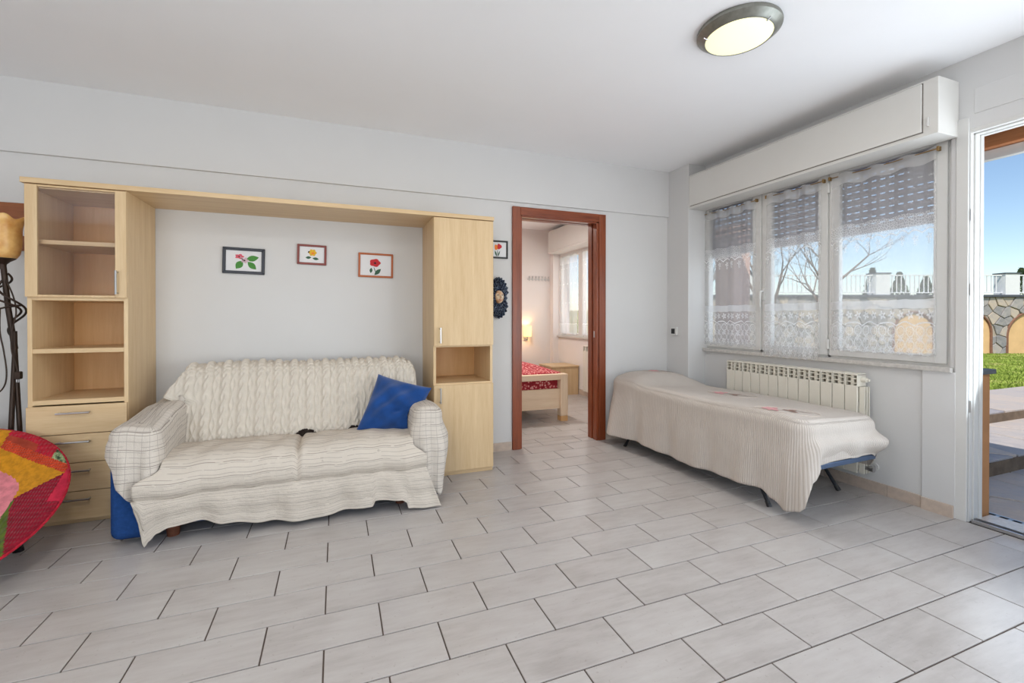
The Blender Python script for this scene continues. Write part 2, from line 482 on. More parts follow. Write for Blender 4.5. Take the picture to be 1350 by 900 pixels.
# ------------------------------------------------------------------ window of the living room
def lace_mat(name, layout):
    """net curtain: opacity from woven bands, scalloped edges and flower motifs, in metres on the cloth"""
    k = NT(name)
    sp = k.n('SeparateXYZ'); k.put(sp.inputs[0], k.coord('UV'))
    u, z = sp.outputs[0], sp.outputs[1]
    def band(z0, z1):
        return k.math('MULTIPLY', k.math('GREATER_THAN', z, z0), k.math('LESS_THAN', z, z1))
    def cell(v, p):
        return k.math('SUBTRACT', k.math('FRACT', k.math('DIVIDE', v, p)), 0.5)
    def flower(zc, p, r0, hole=0.07):
        fx = k.math('MULTIPLY', cell(u, p), p); fz = k.math('SUBTRACT', z, zc)
        r = k.math('SQRT', k.math('ADD', k.math('MULTIPLY', fx, fx), k.math('MULTIPLY', fz, fz)))
        an = k.math('ARCTAN2', fz, fx)
        lim = k.math('MULTIPLY', k.math('ADD', 0.72, k.math('MULTIPLY', 0.28, k.math('COSINE', k.math('MULTIPLY', an, 5)))), r0)
        return k.math('MULTIPLY', k.math('LESS_THAN', r, lim), k.math('GREATER_THAN', r, r0 * hole * 3))
    def rings(zc, p, r0, w):
        fx = k.math('MULTIPLY', cell(u, p), p); fz = k.math('SUBTRACT', z, zc)
        r = k.math('SQRT', k.math('ADD', k.math('MULTIPLY', fx, fx), k.math('MULTIPLY', fz, fz)))
        return k.math('LESS_THAN', k.math('ABSOLUTE', k.math('SUBTRACT', r, r0)), w)
    def scallop(zc, p, amp, w):
        s = k.math('ABSOLUTE', k.math('SINE', k.math('MULTIPLY', u, PI / p)))
        zz = k.math('SUBTRACT', z, k.math('ADD', zc, k.math('MULTIPLY', s, amp)))
        return k.math('LESS_THAN', k.math('ABSOLUTE', zz), w)
    def mesh_lines(scale):
        v = k.n('TexVoronoi', feature='DISTANCE_TO_EDGE'); v.voronoi_dimensions = '2D'
        k.put(v.inputs['Vector'], k.coord('UV')); v.inputs['Scale'].default_value = scale
        return k.math('LESS_THAN', v.outputs['Distance'], 0.11)
    op = layout['base']
    acc = k.math('ADD', op, 0.0)
    for kind, a in layout['items']:
        if kind == 'plain': e = k.math('MULTIPLY', band(a[0], a[1]), a[2])
        elif kind == 'net': e = k.math('MULTIPLY', k.math('MULTIPLY', band(a[0], a[1]), mesh_lines(a[2])), a[3])
        elif kind == 'flower': e = k.math('MULTIPLY', flower(a[0], a[1], a[2]), a[3])
        elif kind == 'ring': e = k.math('MULTIPLY', rings(a[0], a[1], a[2], a[3]), a[4])
        elif kind == 'scallop': e = k.math('MULTIPLY', scallop(a[0], a[1], a[2], a[3]), a[4])
        acc = k.math('MAXIMUM', acc, e)
    tr = k.n('BsdfTransparent')
    df = k.n('BsdfDiffuse'); df.inputs[0].default_value = rgb(238, 238, 238)
    tl = k.n('BsdfTranslucent'); tl.inputs[0].default_value = rgb(225, 228, 232)
    m1 = k.n('MixShader'); m1.inputs[0].default_value = 0.30
    k.t.links.new(df.outputs[0], m1.inputs[1]); k.t.links.new(tl.outputs[0], m1.inputs[2])
    m2 = k.n('MixShader'); k.t.links.new(acc, m2.inputs[0])
    k.t.links.new(tr.outputs[0], m2.inputs[1]); k.t.links.new(m1.outputs[0], m2.inputs[2])
    k.t.links.new(m2.outputs[0], k.out.inputs[0])
    return k.m
LACE = lace_mat('net_curtain_lace', {'base': 0.30, 'items': [
    ('plain', (2.09, 2.3, 0.62)),
    ('net', (1.70, 1.80, 55, 0.72)), ('plain', (1.70, 1.80, 0.42)), ('scallop', (1.675, 0.10, 0.022, 0.005, 0.85)),
    ('flower', (1.645, 0.10, 0.026, 0.70)), ('flower', (1.612, 0.10, 0.014, 0.65)),
    ('plain', (1.212, 1.268, 0.66)), ('flower', (1.172, 0.075, 0.030, 0.75)), ('scallop', (1.105, 0.15, 0.022, 0.0045, 0.85)),
    ('net', (0.80, 1.105, 60, 0.55)), ('ring', (1.07, 0.075, 0.030, 0.004, 0.75)), ('flower', (1.02, 0.075, 0.026, 0.75)),
    ('ring', (0.985, 0.075, 0.032, 0.004, 0.75)), ('flower', (0.945, 0.075, 0.028, 0.75)), ('flower', (0.885, 0.06, 0.026, 0.8))]})

w1 = thing('window_1', (3.38, (WY0 + WY1) / 2, WZ0), kind='structure')
fx0, fx1 = 3.358, 3.40
obj('frame', MB().box(fx0, fx1, WY0 - 0.01, WY0 + 0.025, WZ0 - 0.02, WZ1).box(fx0, fx1, WY1 - 0.025, WY1 + 0.01, WZ0 - 0.02, WZ1)
    .box(fx0, fx1, WY0 + 0.025, WY1 - 0.025, WZ0 - 0.02, WZ0 + 0.018).box(fx0, fx1, WY0 + 0.025, WY1 - 0.025, 2.2, WZ1)
    .box(fx0, fx1, 2.195, 2.215, WZ0, WZ1).box(fx0, fx1, 2.735, 2.77, WZ0, WZ1), M['white'], w1)
def sash(y0, y1, g0, g1, g_z0=0.928):
    m = MB()
    a, b = 3.343, 3.388
    s = obj('sash', m.box(a, b, y0, g0, 0.882, 2.235).box(a, b, g1, y1, 0.882, 2.235).box(a, b, g0, g1, 0.882, g_z0).box(a, b, g0, g1, 2.185, 2.235), M['white'], w1, bevel=0.0025, segs=1)
    obj('pane', B(3.366, 3.370, g0 - 0.004, g1 + 0.004, g_z0 - 0.004, 2.19), M['glass'], s)
    obj('glazing_bead', MB().box(a - 0.004, a + 0.002, g0 - 0.004, g0 + 0.008, g_z0, 2.18).box(a - 0.004, a + 0.002, g1 - 0.008, g1 + 0.004, g_z0, 2.18)
        .box(a - 0.004, a + 0.002, g0, g1, g_z0 - 0.004, g_z0 + 0.008), M['white'], s)
    return s
s_r = sash(1.528, 2.198, 1.582, 2.135)
s_m = sash(2.212, 2.742, 2.268, 2.668)
s_l = sash(2.762, 3.382, 2.83, 3.325)
for s_, yh in ((s_r, 2.203), (s_m, 2.207)):
    for zz in (0.93, 2.06):
        obj('hinge', MB().tube([(3.338, yh, zz), (3.338, yh, zz + 0.07)], 0.008, 8), M['white'], w1, smooth=True)
hd = MB().box(3.330, 3.345, 2.715, 2.742, 1.30, 1.40)
obj('handle_plate', hd, M['white'], w1, bevel=0.004)
obj('handle', MB().tube([(3.335, 2.728, 1.375), (3.305, 2.728, 1.378), (3.298, 2.728, 1.372), (3.297, 2.730, 1.33), (3.300, 2.734, 1.27), (3.303, 2.735, 1.245)], [0.010, 0.010, 0.011, 0.010, 0.009, 0.008], 10), M['white'], w1, smooth=True)
obj('sill', B(3.296, 3.36, 1.488, 3.40, 0.838, 0.866), M['marble'], w1, bevel=0.004)
# roller shutter let down over the upper third
sh = thing('roller_shutter', (3.42, 2.45, 1.755), 'grey slatted roller shutter half lowered behind the lace curtains of the living room', 'shutter')
M['shutter'] = plain('shutter_plastic', rgb(150, 148, 160), 0.5, vary=0.04, scale=20)
def slat_mesh():
    m = MB()
    y0, y1 = WY0 + 0.002 - 2.45, WY1 - 0.002 - 2.45
    m.grid(lambda a, b: (-0.006 * math.sin(PI * b), y0 + (y1 - y0) * a, b * 0.040), 1, 5)
    m.box(0.001, 0.005, y0, y1, 0.0, 0.040)
    y = y0
    while y < y1 - 0.02:
        m.box(-0.001, 0.003, y, y + 0.020, 0.0395, 0.0485); y += 0.052
    return m.mesh('slat', smooth=True)
sm = slat_mesh(); sm.materials.append(M['shutter'])
for i in range(10):
    o = bpy.data.objects.new('slat', sm); COL.objects.link(o); o.parent = sh; o.location = (0.005, 0, i * 0.048)
obj('bottom_bar', B(3.414, 3.430, WY0 + 0.002, WY1 - 0.002, 1.735, 1.757), M['shutter'], sh, bevel=0.003)

# shutter box over the window
bxo = thing('shutter_box', (3.22, 2.41, 2.187), 'long white roller shutter box above the living room window, under the ceiling', 'shutter box')
obj('body', B(XP + 0.006, XW - 0.001, 1.472, 3.358, 2.187, 2.502), M['whitebox'], bxo, bevel=0.003)
obj('front_panel', B(XP - 0.006, XP + 0.008, 1.545, 3.335, 2.212, 2.486), M['whitebox'], bxo, bevel=0.002, segs=1)
obj('shadow_gap', MB().box(XP + 0.003, XP + 0.0075, 1.541, 3.339, 2.486, 2.490).box(XP + 0.003, XP + 0.0075, 1.541, 3.339, 2.208, 2.212).box(XP + 0.003, XP + 0.0075, 1.541, 1.545, 2.208, 2.490), M['groove'], bxo)
obj('catch', B(XP - 0.006, XP + 0.007, 1.512, 1.522, 2.235, 2.285), M['white'], bxo, bevel=0.003)

# net curtains, each on its own thin rod
M['brass'] = plain('curtain_rod_brass', rgb(168, 138, 92), 0.35, 0.9)
def curtain(y0, y1, z0, z1, folds, label, seed, x=3.322, lowx=None):
    rnd = random.Random(seed)
    ph = [rnd.uniform(0, 6.28) for _ in range(6)]
    W = y1 - y0
    def fn(a, b):
        y = y0 + W * a
        z = z0 + (z1 - z0) * b
        amp = 0.010 * (0.55 + 0.45 * b)
        xx = x + (((lowx - x) * (1 - b) ** 2) if lowx else 0)
        xx += amp * math.sin(folds * 2 * PI * a + ph[0] + 0.5 * math.sin(3 * a + ph[1])) + 0.004 * math.sin(folds * 5.3 * a + ph[2])
        z += 0.007 * math.sin(a * 23 + ph[3]) * b + 0.006 * math.sin(a * 2 * PI * 9) * (1 - b) ** 6
        z -= 0.012 * math.sin(PI * a) * b ** 8
        return (xx, y, z)
    e = thing('net_curtain', (x, (y0 + y1) / 2, z0), label, 'curtain', 'net curtains on the living room window')
    obj('netting', MB().grid(fn, 90, 60, lambda a, b: (W * 1.5 * a, z0 + (z1 - z0) * b)), LACE, e, smooth=True, angle=180, fix=False)
    obj('rod', MB().tube([(x, y0 - 0.012, z1 - 0.015), (x, (y0 + y1) / 2, z1 - 0.022), (x, y1 + 0.012, z1 - 0.015)], 0.0035, 6), M['brass'], e, smooth=True)
    for y in (y0 - 0.008, y1 + 0.008):
        obj('rod_bracket', B(x - 0.004, 3.345, y - 0.006, y + 0.006, z1 - 0.028, z1 - 0.002), M['brass'], e, bevel=0.001, segs=1)
curtain(1.572, 2.180, 0.925, 2.170, 3, 'white lace net curtain on the window sash beside the terrace door', 1)
curtain(2.240, 2.690, 0.845, 2.168, 3, 'long white lace net curtain on the middle window sash, reaching the sill', 2, lowx=3.285)
curtain(2.800, 3.360, 0.905, 2.165, 4, 'white lace net curtain on the window sash beside the corner pilaster', 3)

# radiator under the window
ra = thing('radiator', (3.25, 2.44, 0.12), 'white aluminium column radiator under the living room window', 'radiator')
RX0, RX1 = 3.205, 3.295
nsec = 13; ry0 = 1.925; pit = 0.0815
for i in range(nsec):
    y = ry0 + i * pit
    e = obj('section', MB().box(RX0, RX0 + 0.012, y + 0.002, y + pit - 0.003, 0.13, 0.705).box(RX0 + 0.012, RX1, y + 0.03, y + 0.05, 0.13, 0.78)
            .box(RX0 + 0.03, RX1 - 0.01, y + 0.004, y + pit - 0.004, 0.60, 0.69).box(RX0 + 0.004, RX1, y + 0.0015, y + pit - 0.0015, 0.772, 0.785)
            .box(RX0 + 0.002, RX1, y + 0.0015, y + 0.007, 0.70, 0.78).box(RX0 + 0.002, RX1, y + pit - 0.007, y + pit - 0.0015, 0.70, 0.78), M['rad'], ra, bevel=0.002, segs=1)
    g = MB()
    for zz in (0.718, 0.748):
        g.box(RX0 + 0.004, RX0 + 0.03, y + 0.010, y + 0.038, zz, zz + 0.006).box(RX0 + 0.004, RX0 + 0.03, y + 0.042, y + pit - 0.01, zz + 0.008, zz + 0.014)
    obj('fin', g, M['rad'], e)
    obj('vent_shade', B(RX0 + 0.03, RX0 + 0.033, y + 0.006, y + pit - 0.006, 0.706, 0.772), M['raddark'], e)  # dark plate colours in the shade behind the vent openings
obj('end_fin', MB().box(RX0 + 0.02, RX0 + 0.028, ry0 - 0.03, ry0, 0.13, 0.70).box(RX0 + 0.045, RX0 + 0.053, ry0 - 0.03, ry0, 0.13, 0.70).box(RX0 + 0.07, RX0 + 0.078, ry0 - 0.03, ry0, 0.13, 0.70), M['rad'], ra)
obj('bleed_valve', MB().tube([(3.25, ry0, 0.745), (3.25, ry0 - 0.03, 0.745)], 0.016, 12).tube([(3.25, ry0 - 0.03, 0.745), (3.25, ry0 - 0.045, 0.745)], 0.009, 10), M['rad'], ra, smooth=True)
obj('lower_valve', MB().tube([(3.25, ry0 + 0.01, 0.17), (3.25, ry0 - 0.05, 0.17)], 0.014, 10).tube([(3.25, ry0 - 0.035, 0.17), (3.34, ry0 - 0.035, 0.17)], 0.009, 8).tube([(3.25, ry0 - 0.05, 0.17), (3.25, ry0 - 0.075, 0.17)], 0.017, 10), M['chrome'], ra, smooth=True)
obj('valve_rosette', MB().tube([(3.322, ry0 - 0.035, 0.17), (3.332, ry0 - 0.035, 0.17)], 0.025, 14), M['white'], ra, smooth=True)

# thermostat on the pilaster
th = thing('thermostat', (XP, 3.52, 0.98), 'small square white thermostat with a black display on the corner pilaster', 'thermostat')
obj('housing', B(XP - 0.022, XP + 0.001, 3.488, 3.572, 0.985, 1.066), M['white'], th, bevel=0.006)
obj('display', B(XP - 0.0245, XP - 0.020, 3.512, 3.560, 1.000, 1.050), M['black'], th, bevel=0.001, segs=1)

# terrace door: frame only, the leaf stands open out of sight
d2 = thing('door_2', (3.39, 0.7, 0), kind='structure')
obj('casing', B(XW - 0.012, XW + 0.02, 1.425, 1.479, 0, 2.28), M['white'], d2, bevel=0.003)
jx = [(XW + 0.004, 3.362, 1.4205), (3.366, 3.385, 1.414), (3.388, 3.425, 1.4205), (3.428, OUT - 0.002, 1.416)]
obj('jamb_liner', MB().box(XW + 0.002, OUT - 0.003, 1.4225, 1.44, 0.0, 2.215).box(XW + 0.002, OUT - 0.003, EY0 - 0.01, EY0 + 0.0025, 0.0, 2.215).box(XW + 0.002, OUT - 0.003, EY0, 1.4225, 2.205, 2.225), M['white'], d2)
for a, b_, y in jx:
    obj('jamb', B(a, b_, y, 1.44, 0.0, 2.2), M['white'], d2, bevel=0.002, segs=1)
    obj('jamb', B(a, b_, EY0 - 0.02, EY0 + 0.012 + (1.425 - y), 0.0, 2.2), M['white'], d2, bevel=0.002, segs=1)
for a, b_, y in jx:
    obj('head', B(a, b_, EY0, 1.425, 2.186 + (y - 1.414) * 1.0, 2.222), M['white'], d2, bevel=0.002, segs=1)
obj('track', MB().box(XW + 0.004, 3.345, EY0, 1.41, 0, 0.02).box(3.372, 3.38, EY0, 1.41, 0, 0.024).box(3.345, 3.40, EY0, 1.41, 0, 0.008), M['chrome'], d2, bevel=0.001, segs=1)
obj('threshold', B(3.40, 3.565, EY0, 1.425, -0.06, 0.006), M['marble'], d2, bevel=0.002, segs=1)
for zz in (0.62, 1.28, 1.70):
    obj('strike_plate', B(XW + 0.001, XW + 0.014, 1.4180, 1.4210, zz, zz + 0.065), M['chrome'], d2)
# ------------------------------------------------------------------ beech wall unit
YC, YBK = 3.212, 3.640
def bar_handle(parent, p0, p1, out=0.028):
    """round bar handle standing off the front"""
    p0, p1 = Vector(p0), Vector(p1)
    d = (p1 - p0).normalized()
    m = MB().tube([p0 - d * 0.008 + Vector((0, -out, 0)), p1 + d * 0.008 + Vector((0, -out, 0))], 0.0052, 10)
    for p in (p0, p1):
        m.tube([p + Vector((0, 0.002, 0)), p + Vector((0, -out, 0))], 0.0045, 8)
    return obj('handle', m, M['chrome'], parent, smooth=True, label='chrome bar handle')
LX0, LX1 = -1.572, -1.128
dc = thing('display_cabinet', ((LX0 + LX1) / 2, 3.42, 0), 'tall beech cabinet with a glass door, open shelves and four drawers beside the floor lamp', 'cabinet')
T = 0.020
obj('side_panel', B(LX0, LX0 + T, YC, YBK, 0, 1.885), M['beech'], dc, bevel=0.001, segs=1)
obj('side_panel', B(LX1 - T, LX1, YC, YBK, 0, 1.885), M['beech'], dc, bevel=0.001, segs=1)
obj('back_panel', B(LX0 + T, LX1 - T, YBK - 0.008, YBK, 0.02, 1.885), M['beechback'], dc)
for z0, z1, yf in ((1.863, 1.885, YC), (1.562, 1.586, YC + 0.02), (1.250, 1.274, YC), (0.957, 0.982, YC + 0.004), (0.672, 0.698, YC), (0.0, 0.022, YC + 0.004)):
    obj('shelf', B(LX0 + T, LX1 - T, yf, YBK - 0.008, z0, z1), M['beechx'], dc, bevel=0.001, segs=1)
gd = obj('glass_door', MB().box(LX0, LX0 + 0.052, YC - 0.020, YC - 0.001, 1.268, 1.880).box(LX1 - 0.052, LX1, YC - 0.020, YC - 0.001, 1.268, 1.880)
         .box(LX0 + 0.052, LX1 - 0.052, YC - 0.018, YC - 0.001, 1.870, 1.880).box(LX0 + 0.052, LX1 - 0.052, YC - 0.018, YC - 0.001, 1.268, 1.280), M['beech'], dc, bevel=0.0015, segs=1)
obj('pane', B(LX0 + 0.050, LX1 - 0.050, YC - 0.012, YC - 0.008, 1.278, 1.872), M['cabglass'], gd)
bar_handle(gd, (LX1 - 0.040, YC - 0.018, 1.295), (LX1 - 0.040, YC - 0.018, 1.415))
dz = [0.024, 0.184, 0.344, 0.506, 0.668]
for a, b_ in zip(dz, dz[1:]):
    d_ = obj('drawer', MB().box(LX0 + 0.001, LX1 - 0.001, YC - 0.020, YC - 0.001, a + 0.0015, b_ - 0.0025).box(LX0 + T + 0.01, LX1 - T - 0.01, YC - 0.001, YBK - 0.05, a + 0.02, b_ - 0.04), M['beechx'], dc, bevel=0.0012, segs=1)
    bar_handle(d_, (-1.428, YC - 0.018, b_ - 0.042), (-1.298, YC - 0.018, b_ - 0.042))

RX_0, RX_1 = 0.655, 1.108
sc_ = thing('storage_cabinet', ((RX_0 + RX_1) / 2, 3.42, 0), 'tall beech cabinet with two plain doors and an open niche beside the doorway', 'cabinet')
obj('side_panel', B(RX_0, RX_0 + T, YC, YBK, 0, 1.885), M['beech'], sc_, bevel=0.001, segs=1)
obj('side_panel', B(RX_1 - T, RX_1, YC, YBK, 0, 1.885), M['beech'], sc_, bevel=0.001, segs=1)
obj('back_panel', B(RX_0 + T, RX_1 - T, YBK - 0.008, YBK, 0.02, 1.885), M['beechback'], sc_)
for z0, z1 in ((1.863, 1.885), (0.940, 0.962), (0.655, 0.677), (0.0, 0.028)):
    obj('shelf', B(RX_0 + T, RX_1 - T, YC, YBK - 0.008, z0, z1), M['beechx'], sc_, bevel=0.001, segs=1)
du = obj('door', B(RX_0 + 0.001, RX_1 - 0.001, YC - 0.020, YC - 0.001, 0.952, 1.880), M['beech'], sc_, bevel=0.0015, segs=1)
bar_handle(du, (RX_0 + 0.045, YC - 0.018, 0.980), (RX_0 + 0.045, YC - 0.018, 1.075))
dl = obj('door', B(RX_0 + 0.001, RX_1 - 0.001, YC - 0.020, YC - 0.001, 0.032, 0.664), M['beech'], sc_, bevel=0.0015, segs=1)
bar_handle(dl, (RX_0 + 0.045, YC - 0.018, 0.545), (RX_0 + 0.045, YC - 0.018, 0.640))
br = obj('bridge_board', B(-1.588, 1.112, YC - 0.026, YBK + 0.003, 1.885, 1.914), M['beechx'], bevel=0.002)
tag(br, 'long beech top board bridging the two cabinets above the sofa', 'shelf board')

# ------------------------------------------------------------------ cloth
def linen_mat(name, base, line, period, grid=False):
    k = NT(name)
    sp = k.n('SeparateXYZ'); k.put(sp.inputs[0], k.coord('UV'))
    u, v = sp.outputs[0], sp.outputs[1]
    wob = k.math('MULTIPLY', k.math('SUBTRACT', k.noise(k.coord('UV'), 3.0, 2), 0.5), 0.02)
    vv = k.math('ADD', v, wob)
    def lines(w, p, th):
        f = k.math('FRACT', k.math('DIVIDE', w, p))
        return k.math('LESS_THAN', k.math('ABSOLUTE', k.math('SUBTRACT', f, 0.5)), th / p)
    l = k.math('MULTIPLY', lines(vv, period, 0.0011), 0.9)
    l2 = k.math('MULTIPLY', lines(k.math('ADD', vv, period * 0.37), period * 3, 0.0018), 1.0)
    brk = k.math('GREATER_THAN', k.noise(k.mapped(k.coord('UV'), (6, 40, 1)), 1.5, 2), 0.42)
    a = k.math('MULTIPLY', k.math('MAXIMUM', l, l2), brk)
    if grid:
        a = k.math('MAXIMUM', a, k.math('MULTIPLY', lines(k.math('ADD', u, wob), 0.031, 0.0010), 0.6))
    motif = k.math('GREATER_THAN', k.noise(k.coord('UV'), 14, 3, 0.6), 0.72)
    a = k.math('MAXIMUM', a, k.math('MULTIPLY', motif, 0.45))
    tone = k.mix(k.noise(k.coord('UV'), 5, 3), tuple(c * 0.92 for c in base[:3]) + (1,), base)
    c = k.mix(k.math('MULTIPLY', a, 0.60), tone, line)
    k.set(Base_Color=c, Roughness=0.95)
    k.b.inputs['Specular IOR Level'].default_value = 0.1
    h = k.math('ADD', k.math('MULTIPLY', k.noise(k.coord('UV'), 22, 4), 0.7), k.math('MULTIPLY', k.noise(k.coord('UV'), 260, 2), 0.3))
    k.bump(h, 0.8, 0.012)
    return k.m
M['linen'] = linen_mat('striped_linen', rgb(216, 206, 193), rgb(112, 96, 86), 0.026)
M['linen2'] = linen_mat('checked_linen', rgb(214, 205, 194), rgb(110, 98, 90), 0.026, True)
M['knit'] = plain('cable_knit_wool', rgb(212, 203, 190), 0.95, vary=0.05, scale=30, bump=0.5, bscale=260, spec=0.1)

def rrect(x0, x1, y0, y1, r, n=160):
    """closed outline of a rounded rectangle as n points, with outward normals; starts in the middle of the y1 side"""
    segs = []
    def arc(cx, cy, a0):
        for i in range(9):
            a = a0 + i / 8 * PI / 2
            segs.append((cx + r * math.cos(a), cy + r * math.sin(a)))
    segs.append(((x0 + x1) / 2, y0))
    arc(x1 - r, y0 + r, -PI / 2); arc(x1 - r, y1 - r, 0); arc(x0 + r, y1 - r, PI / 2); arc(x0 + r, y0 + r, PI)
    P = segs + [segs[0]]
    L = [0]
    for a, b in zip(P, P[1:]): L.append(L[-1] + math.hypot(b[0] - a[0], b[1] - a[1]))
    out = []
    j = 0
    for i in range(n):
        d = i / n * L[-1]
        while L[j + 1] < d: j += 1
        t = (d - L[j]) / max(1e-9, L[j + 1] - L[j])
        out.append((P[j][0] + (P[j + 1][0] - P[j][0]) * t, P[j][1] + (P[j + 1][1] - P[j][1]) * t, d))
    out = [(x, y, i / n * L[-1]) for i, (x, y, d) in enumerate(out[n // 2:] + out[:n // 2])]
    res = []
    for i, (x, y, d) in enumerate(out):
        a, b = out[i - 1], out[(i + 1) % n]
        tx, ty = b[0] - a[0], b[1] - a[1]; l = math.hypot(tx, ty)
        res.append((x, y, ty / l, -tx / l, d))
    return res
def drape(out, top, hem, push, cx, cy, rings=14, rows=26, edge=0.05, uvs=None):
    """cloth lying on a footprint, turning over its rounded edge and hanging: top(x,y) height, hem(x,y,d) lower end, push(x,y,d,s) outward shift, s in 0..1"""
    m = MB(); n = len(out); r = edge
    def add(x, y, z, uv):
        m.v.append((x, y, z)); m.uv[len(m.v) - 1] = uv
    for k in range(1, rings + 1):
        f = k / rings
        for (x, y, nx, ny, d) in out:
            ix, iy = x - nx * r, y - ny * r
            px, py = cx + (ix - cx) * f, cy + (iy - cy) * f
            add(px, py, top(px, py), uvs('top', px, py, d, 0.0))
    c = len(m.v); add(cx, cy, top(cx, cy), uvs('top', cx, cy, 0, 0))
    for i in range(n):
        m.f.append((c, i, (i + 1) % n))
    A = 7
    for k in range(1, A + 1):
        an = k / A * PI / 2
        for (x, y, nx, ny, d) in out:
            zt = top(x - nx * r, y - ny * r)
            add(x - nx * r * (1 - math.sin(an)), y - ny * r * (1 - math.sin(an)), zt - r * (1 - math.cos(an)), uvs('top', x, y, d, 0.0) if k < 4 else uvs('side', x, y, d, (k - A) / A * r))
    for s_ in range(1, rows + 1):
        s = s_ / rows
        for (x, y, nx, ny, d) in out:
            zt = top(x - nx * r, y - ny * r) - r; zh = hem(x, y, d)
            q = min(1.0, s * 2.2); q = q * q * (3 - 2 * q)
            p = push(x, y, d, s) * q
            z = zt + (zh - zt) * s
            add(x + nx * p, y + ny * p, z, uvs('side', x, y, d, (zt - zh) * s))
    tot = rings + A + rows
    def row(k): return k * n if k < rings else c + 1 + (k - rings) * n
    for k in range(tot - 1):
        a, b = row(k), row(k + 1)
        for i in range(n):
            j = (i + 1) % n
            m.f.append((a + i, b + i, b + j, a + j))
    return m
def solid(o, th):
    md = o.modifiers.new('thickness', 'SOLIDIFY'); md.thickness = th; md.offset = 1.0
    return o

# ------------------------------------------------------------------ sofa
SX0, SX1, SYF, SYB = -1.062, 0.622, 2.775, 3.56
so = thing('sofa', (-0.22, 3.17, 0), 'two seat sofa in blue fabric showing under its throws between the beech cabinets', 'sofa')
obj('base', B(SX0 + 0.19, SX1 - 0.19, SYF + 0.02, SYB, 0.07, 0.235), M['blue'], so, bevel=0.02, segs=3, smooth=True)
obj('armrest', B(SX0, SX0 + 0.20, SYF, SYB, 0.03, 0.575), M['blue'], so, bevel=0.045, segs=4, smooth=True)
obj('armrest', B(SX1 - 0.165, SX1, SYF, SYB - 0.02, 0.03, 0.555), M['blue'], so, bevel=0.045, segs=4, smooth=True)
for a, b_ in ((SX0 + 0.20, -0.222), (-0.218, SX1 - 0.165)):
    obj('seat_cushion', B(a, b_, SYF + 0.01, 3.30, 0.235, 0.385), M['blue'], so, bevel=0.045, segs=4, smooth=True)
bk = MB().prism([(3.19, 0.30), (3.36, 0.815), (3.44, 0.825), (3.52, 0.78), (3.555, 0.30)], (SX0 + 0.17, 0, 0), (0, 1, 0), (0, 0, 1), (1, 0, 0), 0, SX1 - SX0 - 0.34)
obj('backrest', bk, M['blue'], so, bevel=0.03, segs=3, smooth=True)
obj('seam', MB().tube([(SX0 + 0.142, SYF - 0.001, 0.05), (SX0 + 0.140, SYF - 0.001, 0.2), (SX0 + 0.146, SYF - 0.001, 0.45)], 0.003, 6), M['blue'], so)
for x in (SX0 + 0.25, SX1 - 0.25):
    for y in (SYF + 0.08, SYB - 0.08):
        obj('foot', MB().tube([(x, y, 0.0), (x, y, 0.085)], [0.028, 0.036], 14), M['footwood'], so, smooth=True)

# cable knit blanket over the backrest (the cables are real relief)
path = catmull([(3.172, 0.388), (3.184, 0.45), (3.235, 0.61), (3.300, 0.775), (3.335, 0.832), (3.40, 0.856), (3.48, 0.840), (3.545, 0.78), (3.58, 0.62), (3.585, 0.40)], 120)
def knit_fn(a, b):
    kx = int(b * 119.999); y, z = path[kx]
    t = b * 120 - kx; y2, z2 = path[min(kx + 1, 120)]
    y += (y2 - y) * t; z += (z2 - z) * t
    ty, tz = y2 - path[kx][0], z2 - path[kx][1]; l = math.hypot(ty, tz) or 1
    ny, nz = -tz / l, ty / l
    if y < 3.45:
        fl = max(0, min(1, (z - 0.625) / 0.055)); fl = fl * fl * (3 - 2 * fl)                   # lies between the armrests, spreads out only above them
        h = max(0, min(1, (z - 0.68) / 0.15))
        xl = -0.856 - fl * (0.029 + 0.092 * (1 - h))
        fr = max(0, min(1, (z - 0.605) / 0.03))
        xr = 0.450 + fr * 0.095 - 0.05 * max(0, (z - 0.76) / 0.09) ** 2
    else:
        xl, xr = -0.885, 0.495
    x = -0.885 + 1.43 * a
    if x < -0.72: x = -0.72 + (x + 0.72) * (xl + 0.72) / -0.165
    if x > 0.36: x = 0.36 + (x - 0.36) * (xr - 0.36) / 0.185
    s = b * 1.15
    q = (x / 0.098) % 1.0
    ph = s * 2 * PI / 0.105
    d = 0.0
    if q < 0.52:
        c = (q - 0.26) / 0.26
        for k in (0, 1):
            w = 0.42 * math.sin(ph + k * PI)
            over = 0.5 + 0.5 * math.cos(ph + k * PI)
            g = math.exp(-((c - w) / 0.36) ** 2)
            d = max(d, g * (0.010 + 0.009 * over))
    elif q > 0.60 and q < 0.92:
        c = (q - 0.76) / 0.16
        w = abs(((s / 0.085) % 1.0) - 0.5) * 2
        d = 0.008 * max(math.exp(-((c - w) / 0.30) ** 2), math.exp(-((c + w) / 0.30) ** 2))
    else:
        d = -0.003
    wav = 0.006 * math.sin(5.1 * x + 1.0) + 0.004 * math.sin(13 * x + 7 * z)
    end = 0.02 * max(0, a - 0.965) / 0.035
    return (x, y + ny * (d - wav * 0.4) + end, z + nz * (d - wav * 0.4) - 0.01 * (max(0, a - 0.94) / 0.06) ** 2 + 0.004 * math.sin(9 * x))
kb = obj('knit_blanket', MB().grid(knit_fn, 420, 150), M['knit'], smooth=True, angle=180, loc=(-0.2, 3.4, 0.36))
tag(solid(kb, 0.006), 'cream cable knit blanket pulled over the sofa backrest', 'blanket')

